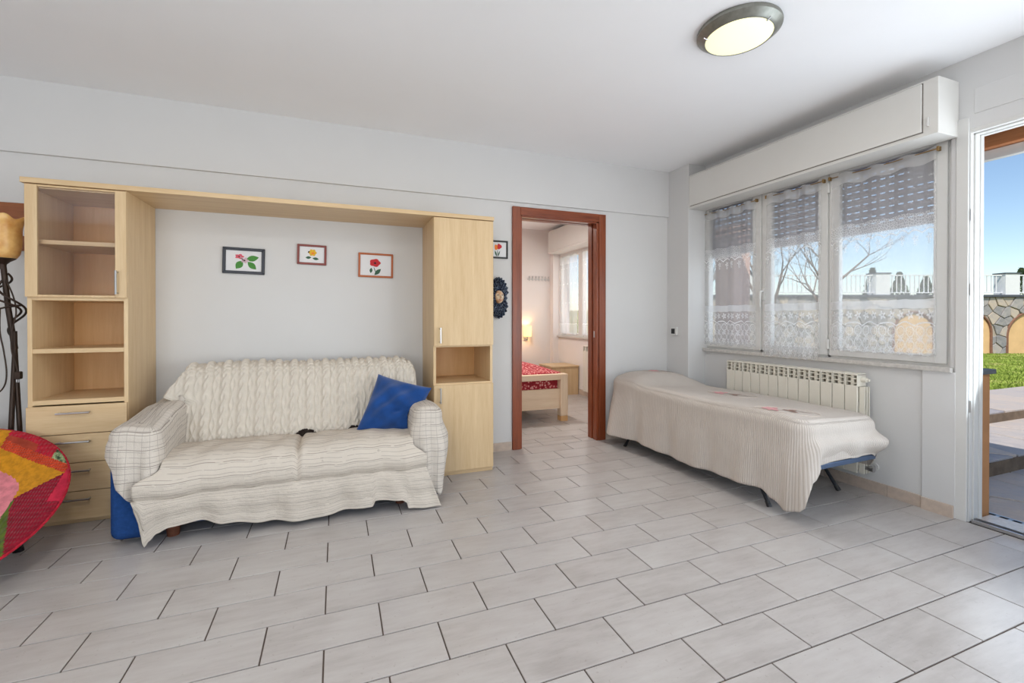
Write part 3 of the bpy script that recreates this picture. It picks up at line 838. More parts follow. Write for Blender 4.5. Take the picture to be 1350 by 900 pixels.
# striped throw over the seat and down the front
HEM = [(-0.945, 0.27), (-0.925, 0.17), (-0.892, 0.015), (-0.868, 0.045), (-0.84, 0.075), (-0.79, 0.097), (-0.66, 0.10), (-0.55, 0.075), (-0.36, 0.045), (-0.17, 0.028), (-0.04, 0.035), (0.07, 0.050), (0.195, 0.052), (0.215, 0.085), (0.36, 0.075), (0.385, 0.06), (0.40, 0.018), (0.50, 0.012), (0.60, 0.012)]
spath = catmull([(3.174, 0.391), (3.166, 0.399), (3.13, 0.406), (3.02, 0.416), (2.88, 0.418), (2.79, 0.398), (2.745, 0.345), (2.738, 0.285), (2.752, 0.245)], 56)
def throw_fn(a, b):
    x = -0.842 + 1.282 * a
    cl = abs(x + 0.205)
    groove = math.exp(-(cl / 0.016) ** 2)
    if b <= 0.62:
        k = b / 0.62 * 56; i = min(int(k), 55); t = k - i
        y = spath[i][0] + (spath[i + 1][0] - spath[i][0]) * t; z = spath[i][1] + (spath[i + 1][1] - spath[i][1]) * t
        f = b / 0.62
        w = ((x + 0.85) / 0.645 if x < -0.205 else (x + 0.205) / 0.65)
        puff = max(0, math.sin(PI * min(1, max(0, w)))) ** 0.5
        dz = 0.016 * puff * math.sin(PI * min(1, f * 1.25)) - 0.022 * groove * (f > 0.05)
        dz += 0.004 * math.sin(19 * x + 9 * y) * math.sin(23 * y) + 0.003 * math.sin(41 * x - 17 * y)
        dy = 0.016 * groove * max(0, (f - 0.55) / 0.45)
        if f > 0.6: dy -= 0.016 * puff * (f - 0.6) / 0.4 * (1 - max(0, (f - 0.85) / 0.15) * 0.8)
        e = max(0, (0.03 - a) / 0.03) + max(0, (a - 0.97) / 0.03)
        wf = max(0, min(1, (f - 0.69) / 0.12)); wf = wf * wf * (3 - 2 * wf)
        le, re = max(0, 0.14 - a) / 0.14, max(0, a - 0.86) / 0.14
        x += wf * (0.070 * re - 0.098 * le)
        dy -= wf * 0.032 * (min(1, le * 2) + min(1, re * 2))
        return (x, y + dy, z + dz + 0.010 * e * (1 - f))
    s = (b - 0.62) / 0.38
    le, re = max(0, 0.14 - a) / 0.14, max(0, a - 0.86) / 0.14
    xs = x + 0.070 * re - 0.098 * le + s * 0.085 * max(0, (a - 0.70) / 0.30)
    hem = interp(HEM, xs)
    z = 0.245 + (hem - 0.245) * s
    fold = 0.012 * math.sin(17 * x + 1.2) + 0.008 * math.sin(37 * x + 0.4)
    right = max(0, (x - 0.12) / 0.38)
    fold += right * 0.012 * math.sin(62 * x)
    y = 2.752 - 0.012 * math.sin(PI * min(1, s * 1.5)) - 0.018 * s + fold * min(1, s * 1.6) - 0.030 * s * max(0, (x + 0.2)) - 0.016 * s * max(0, a - 0.75) * 4 - 0.032 * (min(1, le * 2) + min(1, re * 2))
    return (xs, y, z)
th_ = obj('striped_throw', MB().grid(throw_fn, 240, 100, lambda a, b: (1.40 * a, b * 1.0)), M['linen'], smooth=True, angle=180, loc=(-0.22, 3.0, 0.02))
tag(solid(th_, 0.004), 'cream striped linen throw over the sofa seat, hanging down its front', 'throw')

# throws over the two armrests
outL = rrect(SX0 - 0.004, SX0 + 0.212, SYF - 0.005, 3.568, 0.055, 220)
def topL(x, y):
    u = (x - SX0 - 0.10) / 0.105
    t = max(0, (y - 2.97) / 0.26)
    return 0.602 + 0.012 * math.sin(11 * y) + 0.085 * min(1, t) * (0.65 + 0.35 * u) - 0.016 * u * u + 0.006 * math.sin(31 * x + 14 * y)
def hemL(x, y, d):
    if y < SYF + 0.04:
        return interp([(-1.066, 0.46), (-1.036, 0.40), (-1.006, 0.30), (-0.955, 0.235), (-0.92, 0.28), (-0.85, 0.335)], x)
    if x > SX0 + 0.15: return 0.395
    return interp([(2.80, 0.47), (2.95, 0.44), (3.2, 0.42), (3.45, 0.46)], y)
def pushL(x, y, d, s):
    front = max(0, 1 - (y - SYF + 0.01) / 0.08)
    return 0.008 + front * (0.018 * s + 0.014 * s * math.sin(d * 62)) + 0.007 * s * math.sin(d * 41 + 1) * (1 if x < SX0 + 0.15 else 0)
def uvA(kind, x, y, d, h):
    if kind == 'side': return (d, 2.0 + h)
    x0, x1 = (SX0 - 0.004, SX0 + 0.212) if x < -0.5 else (SX1 - 0.172, SX1 + 0.006)
    return (d, 2.0 - min(x - x0, x1 - x, y - SYF + 0.005))
def gather(m, lim, side, inner):
    """where the cloth would run into the backrest it is bunched up in front of it"""
    for i, (x, y, z) in enumerate(m.v):
        yk = 3.150 + (z - 0.39) * 0.36
        if (x - lim) * side > 0 and y > yk: m.v[i] = (inner if z < 0.585 else x, yk, z)
    return m
tl_ = obj('armrest_throw', gather(drape(outL, topL, hemL, pushL, SX0 + 0.10, 3.15, uvs=uvA), -0.897, 1, -0.842), M['linen2'], smooth=True, angle=180, loc=(SX0 + 0.1, 3.1, 0.25))
tag(solid(tl_, 0.004), 'crumpled cream linen throw over the sofa armrest beside the drawers', 'throw', 'linen throws on the sofa armrests')
outR = rrect(SX1 - 0.172, SX1 + 0.006, SYF - 0.005, 3.548, 0.06, 220)
def topR(x, y):
    u = (x - SX1 + 0.085) / 0.088
    return 0.590 + 0.010 * math.sin(9 * y + 1) - 0.022 * u * u + 0.004 * math.sin(27 * x + 12 * y)
def hemR(x, y, d):
    if y < SYF + 0.05:
        return interp([(0.452, 0.36), (0.478, 0.32), (0.502, 0.22), (0.55, 0.10), (0.59, 0.055), (0.615, 0.12), (0.63, 0.20)], x)
    if x < SX1 - 0.12: return 0.39
    return interp([(2.82, 0.24), (2.95, 0.33), (3.2, 0.40)], y)
def pushR(x, y, d, s):
    front = max(0, 1 - (y - SYF + 0.01) / 0.14)
    out_ = max(0, (x - SX1 + 0.08) / 0.08)
    belly = math.sin(PI * min(1, s * 1.05)) * 0.024 * out_
    if y > 3.10: return 0.006
    return 0.008 + belly * (0.4 + front) + front * (0.020 * s + 0.012 * s * math.sin(d * 78 + 2)) + 0.005 * s * math.sin(d * 37) * (1 if x > SX1 - 0.12 else 0)
tr_ = obj('armrest_throw', gather(drape(outR, topR, hemR, pushR, SX1 - 0.085, 3.15, uvs=uvA), 0.460, -1, 0.442), M['linen2'], smooth=True, angle=180, loc=(SX1 - 0.1, 3.0, 0.06))
tag(solid(tr_, 0.004), 'checked cream linen throw hanging low over the sofa armrest beside the plain doors', 'throw', 'linen throws on the sofa armrests')
# dark fuzzy wool peeping out behind the seat
M['fuzz'] = plain('dark_fuzzy_wool', rgb(52, 44, 40), 1.0, vary=0.35, scale=90, bump=0.8, bscale=200, spec=0.05)
for x, w, lab in ((-0.185, 0.075, 'dark brown fuzzy wool tuft between the two seat cushions of the sofa'), (0.115, 0.055, 'dark brown fuzzy wool tuft beside the blue cushion on the sofa')):
    rnd = random.Random(int(x * 1000))
    o = obj('wool_tuft', MB().grid(lambda a, b: (x + w * (a - 0.5) * 2 * 0.9, 3.175 + 0.028 * math.cos(PI * b) * math.sin(PI * a) ** 0.6 + 0.006 * rnd.uniform(-1, 1), 0.395 + 0.040 * math.sin(PI * b) * math.sin(PI * a) ** 0.6 + 0.005 * rnd.uniform(-1, 1)), 24, 14), M['fuzz'], smooth=True, loc=(x, 3.175, 0.39))
    tag(o, lab, 'wool tuft')

# blue velvet cushion leaning in the corner of the sofa
def cushion(TLc, TRc, BRc, BLc, thick, n=44):
    TLc, TRc, BRc, BLc = map(Vector, (TLc, TRc, BRc, BLc))
    nrm = (TRc - BLc).cross(TLc - BRc).normalized()
    m = MB()
    for sgn in (1, -1):
        def fn(a, b):
            # pull the sides in between the corners
            u, v = 2 * a - 1, 2 * b - 1
            k = 0.055
            u2, v2 = u * (1 - k * (1 - v * v)), v * (1 - k * (1 - u * u))
            a2, b2 = (u2 + 1) / 2, (v2 + 1) / 2
            p = (BLc * (1 - a2) + BRc * a2) * (1 - b2) + (TLc * (1 - a2) + TRc * a2) * b2
            t = max(0, (1 - u ** 2)) ** 0.48 * max(0, (1 - v ** 2)) ** 0.48
            wr = 0.012 * math.sin(9 * a + 14 * b) * t + 0.010 * math.sin(17 * (a - b) + 3 * b) * t * t
            wr -= 0.022 * math.exp(-((b - 0.22 - 0.25 * a) / 0.045) ** 2) * max(0, math.sin(PI * a)) ** 2 * max(0, (a - 0.3))
            return p + nrm * sgn * (thick * t + wr)
        m.grid(fn, n, n)
    return m
cu = MB(); cu = cushion((0.272, 3.215, 0.765), (0.612, 3.06, 0.672), (0.470, 2.985, 0.395), (0.112, 3.06, 0.410), 0.092)
for i, (x, y, z) in enumerate(cu.v):
    za = topR(x, y) + 0.003 - 0.05 * max(0, min(1, (0.50 - x) / 0.06)) ** 2       # top of the armrest throw, rounded towards the seat
    if x > 0.437 and z < za:
        if x - 0.437 < (za - z) * 1.2: x = 0.437 - 0.010 * min(1, (x - 0.437) / 0.05)
        else: z = za
    fl = 0.418 + 0.004 * math.sin(9 * x)
    if z < fl: z = fl
    yb = 3.160 + (z - 0.39) * 0.40                      # front of the knit on the backrest
    if y > yb: y = yb
    cu.v[i] = (x, y, z)
co_ = obj('cushion', cu, M['velvet'], smooth=True, angle=180, loc=(0.36, 3.08, 0.42))
tag(co_, 'blue velvet scatter cushion leaning in the corner of the sofa', 'cushion')

# ------------------------------------------------------------------ folding bed by the window
fb = thing('folding_bed', (2.74, 3.55, 0), 'low dark metal folding bed frame with mattress under the white bedspread', 'bed')
bx0, bx1, by0, by1 = 2.43, 3.075, 1.765, 3.54
M['bedblue'] = plain('bed_frame_blue_grey', rgb(78, 96, 124), 0.45, 0.4, 0.08)
for x in (bx0, bx1):
    obj('side_rail', MB().tube([(x, by0, 0.30), (x, by1, 0.30)], 0.014, 10), M['darkmetal'], fb, smooth=True)
obj('end_rail', B(bx0 + 0.012, bx1 - 0.020, by0 - 0.016, by0 + 0.012, 0.283, 0.315), M['bedblue'], fb, bevel=0.006)
obj('end_rail', B(bx0 + 0.012, bx1 - 0.020, by1 - 0.012, by1 + 0.016, 0.283, 0.315), M['bedblue'], fb, bevel=0.006)
for y, dy in ((2.17, -0.19), (3.20, 0.19)):
    for x, dx in ((bx0 + 0.02, -0.03), (bx1 - 0.02, 0.03)):
        lg = obj('leg', MB().tube([(x, y, 0.30), (x + dx * 0.9, y + dy * 0.9, 0.03), (x + dx, y + dy, 0.012)], 0.011, 10), M['darkmetal'], fb, smooth=True)
        obj('rubber_foot', MB().tube([(x + dx * 0.9, y + dy * 0.9, 0.03), (x + dx, y + dy, 0.0)], [0.014, 0.015], 10), M['black'], lg, smooth=True)
    obj('cross_bar', MB().tube([(bx0, y, 0.29), (bx1, y, 0.29)], 0.010, 8), M['darkmetal'], fb, smooth=True)
obj('mattress', B(bx0 - 0.015, bx1 + 0.015, by0, by1, 0.312, 0.53), M['bedblue'], fb, bevel=0.04, segs=3, smooth=True)

fb.rotation_euler = (0, 0, 0.030)
def spread_mat():
    k = NT('ribbed_bedspread')
    sp = k.n('SeparateXYZ'); k.put(sp.inputs[0], k.coord('UV'))
    rib = k.math('SINE', k.math('MULTIPLY', sp.outputs[0], 2 * PI / 0.0125))
    f = k.noise(k.coord(), 5, 3)
    weave = k.noise(k.coord(), 320, 2)
    c = k.mix(f, rgb(196, 187, 178), rgb(213, 205, 197))
    c = k.mix(k.math('MULTIPLY', k.math('LESS_THAN', rib, -0.45), 0.42), c, rgb(160, 146, 134))
    k.set(Base_Color=c, Roughness=0.95)
    k.b.inputs['Specular IOR Level'].default_value = 0.1
    k.bump(k.math('ADD', k.math('MULTIPLY', rib, 0.5), k.math('MULTIPLY', weave, 0.5)), 0.5, 0.004)
    return k.m
M['spread'] = spread_mat()
ox0, ox1, oy0, oy1 = 2.378, 3.098, 1.742, 3.560
outB = rrect(ox0, ox1, oy0, oy1, 0.10, 360)
def sstep(a, b, x):
    t = max(0, min(1, (x - a) / (b - a))); return t * t * (3 - 2 * t)
def topB(x, y):
    u = (x - 2.74) / 0.36
    z = 0.566 - 0.012 * u + 0.004 * math.sin(7 * y) * math.cos(5 * x)
    hump = sstep(3.02, 3.32, y) * (1 - 0.45 * sstep(3.46, 3.62, y))
    z += 0.092 * hump * max(0, 1 - abs(u) ** 3.2)
    z -= 0.02 * max(0, (1.95 - y) / 0.2) ** 2
    return z
def hemB(x, y, d):
    near = x < ox0 + 0.12
    far = x > ox1 - 0.12
    if y < oy0 + 0.10:      # foot end
        h = interp([(2.378, 0.05), (2.398, 0.075), (2.428, 0.24), (2.47, 0.315), (2.65, 0.325), (2.98, 0.325), (3.05, 0.30), (3.098, 0.22)], x)
        return h
    if near: return interp([(1.84, 0.045), (1.92, 0.08), (2.0, 0.115), (2.3, 0.100), (2.6, 0.090), (3.2, 0.105), (3.45, 0.10), (3.6, 0.12)], y)
    if far: return interp([(1.84, 0.22), (2.0, 0.20), (2.3, 0.24), (3.5, 0.3)], y)
    return 0.20
def pushB(x, y, d, s):
    near = max(0, min(1, (ox0 + 0.12 - x) / 0.1))
    foot = max(0, min(1, (oy0 + 0.14 - y) / 0.12))
    fold = math.sin(d * 15 + 0.6) * 0.012 + math.sin(d * 33) * 0.006
    p = s * fold * 1.2 + near * 0.02 * s
    corner = near * foot
    p += corner * (0.045 * s + 0.014 * s * math.sin(d * 90))
    # the foot end bulges over the rail and tucks back
    p += foot * (1 - near) * (0.028 * math.sin(PI * min(1, s * 1.1)) - 0.006 * s)
    p += near * sstep(3.1, 3.5, y) * 0.05 * s
    if y > oy1 - 0.12 and x > ox0 + 0.12: p = 0.01
    if x > ox1 - 0.12 and y > 2.0: p = min(p, 0.004)
    p += sstep(ox1 - 0.25, ox1 - 0.02, x) * 0.05 * foot * math.sin(PI * s)
    if near < 0.5: p = max(p, 0.002)
    return p
def uvB(kind, x, y, d, h):
    return (y, x) if kind == 'top' else (d * 1.0, h)
bs = obj('bedspread', drape(outB, topB, hemB, pushB, 2.74, 2.65, rings=30, rows=34, edge=0.06, uvs=uvB), M['spread'], smooth=True, angle=180, loc=(2.74, 3.55, 0.05))
bs.rotation_euler = (0, 0, 0.030)
tag(solid(bs, 0.004), 'white ribbed bedspread with pink flower motifs draped over the folding bed', 'bedspread')
# sewn on motifs (flat embroidery lying on the cloth)
M['pinkthread'] = plain('pink_embroidery', rgb(214, 158, 158), 0.9, vary=0.15, scale=80)
M['seamthread'] = plain('seam_thread', rgb(196, 182, 170), 0.9)
M['brownthread'] = plain('brown_embroidery', rgb(150, 118, 104), 0.9, vary=0.15, scale=80)
def topS(x, y):
    return topB(x, y)
def on_spread(polys, lift=0.007):
    m = MB()
    for poly in polys:
        b = len(m.v)
        for (x, y) in poly: m.v.append((x, y, topS(x, y) + lift))
        n = len(poly); m.f.append(tuple(range(b, b + n)))
    return m
def leaf2(cx, cy, L, W, ang, n=10):
    pts = []
    for i in range(n): t = i / n; pts.append((L * (t - 0.5), W * math.sin(PI * t) * 0.5))
    for i in range(n): t = 1 - i / n; pts.append((L * (t - 0.5), -W * math.sin(PI * t) * 0.5))
    c, s = math.cos(ang), math.sin(ang)
    return [(cx + x * c - y * s, cy + x * s + y * c) for x, y in pts]
for (mx, my, ang) in ((2.545, 1.99, -0.9), (2.79, 2.60, -1.2), (2.82, 3.38, -0.6)):
    c, s = math.cos(ang), math.sin(ang)
    def P(u, v): return (mx + u * c - v * s, my + u * s + v * c)
    pet = [leaf2(*P(-0.05 + 0.035 * math.cos(a), 0.035 * math.sin(a)), 0.075, 0.036, ang + a) for a in (1.3, 2.1, 2.8, 3.5, 4.3, 5.0)]
    lv = [leaf2(*P(0.055, 0.02), 0.07, 0.03, ang + 0.7), leaf2(*P(0.055, -0.03), 0.07, 0.03, ang - 0.7), leaf2(*P(0.02, 0.0), 0.05, 0.03, ang), leaf2(*P(0.115, 0.0), 0.10, 0.010, ang)]
    obj('flower_motif', on_spread(pet), M['pinkthread'], bs, fix=False)
    obj('leaf_motif', on_spread(lv, 0.0072), M['brownthread'], bs, fix=False)
    ring = []
    for i in range(64):
        a = 2 * PI * i / 64
        x, y = P(0.02 + 0.175 * math.cos(a), 0.105 * math.sin(a))
        x = max(ox0 + 0.06, min(ox1 - 0.06, x)); y = max(oy0 + 0.06, min(oy1 - 0.03, y))
        ring.append((x, y, topS(x, y) + 0.004))
    obj('oval_seam', MB().tube(ring, 0.0028, 6, closed=True), M['seamthread'], bs, smooth=True)
# ------------------------------------------------------------------ pictures and mask on the back wall
M['paper'] = plain('white_paper', rgb(226, 226, 228), 0.8, vary=0.01)
INK = {'pink': rgb(214, 92, 110), 'green': rgb(74, 138, 62), 'dgreen': rgb(58, 96, 74), 'yellow': rgb(222, 176, 44), 'red': rgb(196, 44, 52), 'orange': rgb(232, 128, 52), 'dark': rgb(60, 30, 40), 'lilac': rgb(206, 176, 186)}
for k_, c_ in list(INK.items()): M['ink_' + k_] = plain('print_' + k_, c_, 0.8, vary=0.15, scale=150)
def ell(cx, cz, a, b, n=18, wob=0.0, k=5, ang=0):
    c, s = math.cos(ang), math.sin(ang)
    out = []
    for i in range(n):
        t = 2 * PI * i / n; r = 1 + wob * math.cos(k * t)
        x, z = a * r * math.cos(t), b * r * math.sin(t)
        out.append((cx + x * c - z * s, cz + x * s + z * c))
    return out
def picture(x0, x1, z0, z1, fw, fmat, label, art, tilt=0.0):
    cx, cz = (x0 + x1) / 2, (z0 + z1) / 2
    e = thing('framed_picture', (cx, YB, cz), label, 'picture', 'framed flower pictures')
    yf, yb = YB - 0.016, YB
    m = MB()
    for poly in ([(x0, z0), (x1, z0), (x1 - fw, z0 + fw), (x0 + fw, z0 + fw)], [(x1, z0), (x1, z1), (x1 - fw, z1 - fw), (x1 - fw, z0 + fw)],
                 [(x1, z1), (x0, z1), (x0 + fw, z1 - fw), (x1 - fw, z1 - fw)], [(x0, z1), (x0, z0), (x0 + fw, z0 + fw), (x0 + fw, z1 - fw)]):
        m.prism(poly, (0, 0, 0), (1, 0, 0), (0, 0, 1), (0, 1, 0), yf, yb)
    obj('frame', m, fmat, e, bevel=0.002, segs=1)
    obj('paper', B(x0 + fw * 0.8, x1 - fw * 0.8, YB - 0.007, YB - 0.001, z0 + fw * 0.8, z1 - fw * 0.8), M['paper'], e)
    for i, (ink, polys) in enumerate(art):
        for poly in polys:
            m = MB().prism([(cx + u, cz + v) for u, v in poly], (0, 0, 0), (1, 0, 0), (0, 0, 1), (0, 1, 0), YB - 0.0078 - i * 0.0003, YB - 0.0065)
            obj('flower_print' if ink not in ('green', 'dgreen') else 'leaf_print', m, M['ink_' + ink], e)
    if tilt: e.rotation_euler = (0, tilt, 0)
picture(-0.742, -0.480, 1.466, 1.650, 0.020, plain('navy_frame', rgb(26, 30, 44), 0.4), 'flower picture in a dark navy frame with a pink bloom and four green leaves',
        [('green', [leaf2(0.052, 0.020, 0.085, 0.042, 0.25), leaf2(0.050, -0.030, 0.075, 0.040, -0.75), leaf2(-0.028, -0.028, 0.072, 0.045, 0.95)]),
         ('pink', [ell(-0.028, 0.030, 0.026, 0.016, 20, 0.2)]), ('lilac', [ell(0.006, 0.004, 0.022, 0.018, 20, 0.25, 5), leaf2(-0.012, 0.016, 0.05, 0.007, -0.9)]), ('dark', [ell(0.004, 0.004, 0.006, 0.005), ell(-0.030, 0.029, 0.007, 0.004)])], 0.02)
picture(-0.268, -0.068, 1.550, 1.698, 0.015, plain('red_brown_frame', rgb(128, 52, 44), 0.4), 'small flower picture in a red-brown frame with a yellow bloom',
        [('dgreen', [leaf2(-0.024, -0.022, 0.040, 0.020, 0.1), leaf2(0.026, -0.028, 0.045, 0.020, -0.1)]), ('yellow', [ell(0.004, 0.016, 0.026, 0.024, 24, 0.14, 6)]), ('orange', [ell(0.006, 0.012, 0.010, 0.008)]), ('dark', [leaf2(-0.022, 0.020, 0.018, 0.010, 0.8)])], 0.02)
picture(0.160, 0.420, 1.470, 1.658, 0.014, plain('orange_wood_frame', rgb(176, 92, 44), 0.45), 'flower picture in an orange wooden frame with a red poppy',
        [('dgreen', [leaf2(0.014, -0.050, 0.070, 0.030, 0.8), leaf2(-0.036, -0.040, 0.042, 0.022, 1.45), leaf2(-0.008, -0.035, 0.05, 0.006, 1.9)]), ('red', [ell(-0.006, 0.020, 0.040, 0.030, 26, 0.09, 5)]), ('dark', [ell(-0.006, 0.018, 0.009, 0.008)])], 0.012)
picture(1.135, 1.394, 1.668, 1.822, 0.013, plain('black_frame', rgb(24, 24, 26), 0.4), 'flower picture in a thin black frame with red and orange tulips beside the doorway',
        [('dgreen', [leaf2(0.048, -0.036, 0.055, 0.010, 1.2), leaf2(0.020, -0.036, 0.055, 0.014, 1.9), leaf2(0.036, -0.030, 0.06, 0.006, 1.57)]), ('orange', [ell(0.026, 0.018, 0.020, 0.022, 20, 0.15, 3)]), ('red', [ell(0.052, 0.026, 0.020, 0.023, 20, 0.15, 3)])])

mk = thing('carnival_mask', (1.275, YB, 1.15), 'small carnival mask with a gilded face in black and blue pleated ruffles beside the doorway', 'mask')
MX, MZ = 1.303, 1.335
M['ruffle'] = None
k_ = NT('black_blue_ruffle')
k_.set(Base_Color=k_.ramp(k_.noise(k_.mapped(k_.coord(), (30, 30, 30)), 3.0, 4), [(0.42, rgb(16, 17, 24)), (0.52, rgb(34, 52, 84)), (0.64, rgb(132, 146, 158))]), Roughness=0.35)
M['ruffle'] = k_.m
k_ = NT('gilded_face')
k_.set(Base_Color=k_.ramp(k_.noise(k_.coord(), 18, 3), [(0.4, rgb(196, 138, 84)), (0.6, rgb(232, 214, 190))]), Roughness=0.35)
M['face'] = k_.m
def ruffle(cx, cz, r0, r1, a0, a1, pleats, dep=0.0):
    def fn(a, b):
        an = a0 + (a1 - a0) * a; r = r0 + (r1 - r0) * b * (1 + 0.025 * math.sin(a * pleats * 2 * PI))
        return (cx + 0.60 * r * math.cos(an), YB - 0.012 - dep - 0.030 * math.sin(PI * min(1, b * 0.8 + 0.1)) - 0.012 * b * math.sin(a * pleats * 2 * PI), cz + r * math.sin(an))
    return MB().grid(fn, pleats * 10, 10)
obj('ruffle', ruffle(MX, MZ + 0.02, 0.035, 0.150, 0.02 * PI, 0.98 * PI, 11), M['ruffle'], mk, smooth=True)
obj('ruffle', ruffle(MX, MZ - 0.035, 0.03, 0.150, PI * 1.03, PI * 1.97, 10), M['ruffle'], mk, smooth=True)
obj('ruffle', ruffle(MX, MZ, 0.035, 0.125, -0.24 * PI, 0.24 * PI, 5, 0.01), M['ruffle'], mk, smooth=True)
obj('ruffle', ruffle(MX, MZ, 0.035, 0.125, 0.76 * PI, 1.24 * PI, 5, 0.01), M['ruffle'], mk, smooth=True)
def face_fn(a, b):
    an = 2 * PI * a; t = b * PI / 2
    x = 0.042 * math.cos(an) * math.sin(t); z = 0.056 * math.sin(an) * math.sin(t); y = 0.040 * math.cos(t)
    nose = math.exp(-((x / 0.008) ** 2 + ((z + 0.004) / 0.018) ** 2)) * 0.016
    eye = sum(math.exp(-(((x - s_ * 0.018) / 0.010) ** 2 + ((z - 0.014) / 0.007) ** 2)) for s_ in (-1, 1)) * 0.010
    return (MX + x, YB - 0.035 - y - nose + eye, MZ + z)
fc = obj('face', MB().grid(face_fn, 40, 24, closed_u=True), M['face'], mk, smooth=True, angle=180)
obj('lips', MB().prism(leaf2(MX, MZ - 0.026, 0.022, 0.010, 0.0), (0, 0, 0), (1, 0, 0), (0, 0, 1), (0, 1, 0), YB - 0.0735, YB - 0.06), M['ink_red'], fc)
for s_ in (-1, 1):
    obj('eye', MB().prism(leaf2(MX + s_ * 0.018, MZ + 0.014, 0.018, 0.008, 0.0), (0, 0, 0), (1, 0, 0), (0, 0, 1), (0, 1, 0), YB - 0.064, YB - 0.05), M['black'], fc)
obj('backing', MB().prism(ell(MX, MZ, 0.05, 0.13, 28), (0, 0, 0), (1, 0, 0), (0, 0, 1), (0, 1, 0), YB - 0.014, YB), M['black'], mk)

# ------------------------------------------------------------------ ceiling lamps
M['pewter'] = plain('brushed_pewter', rgb(138, 138, 130), 0.36, 0.75, 0.12, 40)
M['lampglass'] = emis('lit_opal_glass', rgb(255, 250, 206), 0.62)
def ceiling_lamp(x, y, power, label):
    e = thing('ceiling_lamp', (x, y, CEIL), label, 'ceiling lamp')
    obj('dish', MB().lathe([(0.02, 0.001), (0.192, 0.001), (0.196, -0.010), (0.194, -0.020), (0.188, -0.024), (0.174, -0.036), (0.162, -0.046), (0.156, -0.047), (0.153, -0.042), (0.160, -0.02), (0.02, -0.015)], 56, (x, y, CEIL)), M['pewter'], e, smooth=True, angle=40)
    obj('glass_disc', MB().lathe([(0.0005, -0.060), (0.05, -0.059), (0.10, -0.056), (0.14, -0.050), (0.157, -0.0445), (0.155, -0.040), (0.10, -0.038), (0.0005, -0.038)], 56, (x, y, CEIL)), M['lampglass'], e, smooth=True, angle=60)
    for a in (0.6, 2.7, 4.8):
        obj('clip', MB().tube([(x + 0.170 * math.cos(a), y + 0.170 * math.sin(a), CEIL - 0.040), (x + 0.150 * math.cos(a), y + 0.150 * math.sin(a), CEIL - 0.050)], 0.004, 6), M['chrome'], e, smooth=True)
    d = bpy.data.lights.new('ceiling_lamp_bulb', 'AREA'); d.shape = 'DISK'; d.size = 0.26; d.energy = power; d.color = (1, 0.96, 0.90)
    b_ = bpy.data.objects.new('ceiling_lamp_bulb', d); COL.objects.link(b_); b_.parent = e; b_.location = (0, 0, -0.066)
ceiling_lamp(1.905, 1.705, 7, 'round pewter ceiling lamp with a lit opal glass disc near the window')
ceiling_lamp(-0.45, 1.10, 14, 'added round pewter ceiling lamp with a lit opal glass disc, out of view before the sofa')  # unseen lamp, added to light the sofa wall from the front

# ------------------------------------------------------------------ corner behind the patchwork chair: floor lamp, wall rack
wr_ = thing('wall_rack', (-2.1, YB, 1.62), 'brown wooden wall rack with a white board behind the floor lamp', 'wall rack')
M['rackwood'] = wood('rack_wood', rgb(126, 66, 30), rgb(158, 92, 46), 'x')
obj('rail', B(-2.75, -1.60, YB - 0.024, YB, 1.745, 1.855), M['rackwood'], wr_, bevel=0.004)
obj('rail', B(-2.75, -1.60, YB - 0.024, YB, 1.565, 1.655), M['rackwood'], wr_, bevel=0.004)
obj('board', B(-2.75, -1.60, YB - 0.012, YB, 1.655, 1.745), M['paper'], wr_)
obj('stile', B(-2.80, -2.70, YB - 0.026, YB, 1.565, 1.855), M['rackwood'], wr_, bevel=0.004)

LPX, LPY = -1.712, 3.30
fl_ = thing('floor_lamp', (LPX + 0.04, LPY, 0), 'wrought iron floor lamp with an amber glass tulip shade beside the glass door cabinet', 'lamp')
k_ = NT('amber_glass')
k_.set(Base_Color=k_.ramp(k_.noise(k_.coord(), 16, 4), [(0.35, rgb(206, 150, 82)), (0.65, rgb(232, 190, 122))]), Roughness=0.35)
k_.b.inputs['Subsurface Weight'].default_value = 0.25
k_.b.inputs['Subsurface Radius'].default_value = (0.05, 0.03, 0.01)
M['amber'] = k_.m
def tulip(r, z, a, k):
    t = max(0, min(1, (z - 0.11) / 0.13))
    w = math.cos(6 * a)
    return r * (1 + 0.10 * t * t * w), z + 0.012 * t * w
obj('shade', MB().lathe([(0.018, 0.0), (0.035, 0.002), (0.055, 0.012), (0.068, 0.035), (0.075, 0.075), (0.077, 0.12), (0.078, 0.17), (0.084, 0.205), (0.098, 0.232), (0.094, 0.234), (0.078, 0.208), (0.072, 0.17), (0.070, 0.12), (0.062, 0.04), (0.02, 0.010)], 72, (LPX - 0.004, LPY, 1.472), tulip), M['amber'], fl_, smooth=True, angle=180)
obj('shade_holder', MB().lathe([(0.006, -0.05), (0.014, -0.045), (0.016, -0.02), (0.03, -0.004), (0.052, 0.012), (0.052, 0.016), (0.02, 0.004)], 28, (LPX - 0.004, LPY, 1.468)), M['iron'], fl_, smooth=True)
top_ = Vector((LPX + 0.0, LPY, 1.43)); hub = Vector((LPX + 0.045, LPY, 0.98))
obj('stem', MB().tube([top_ + Vector((0, 0, 0.03)), top_, top_.lerp(hub, 0.5) + Vector((-0.004, 0, 0)), hub], [0.010, 0.0125, 0.0125, 0.0135], 12), M['iron'], fl_, smooth=True)
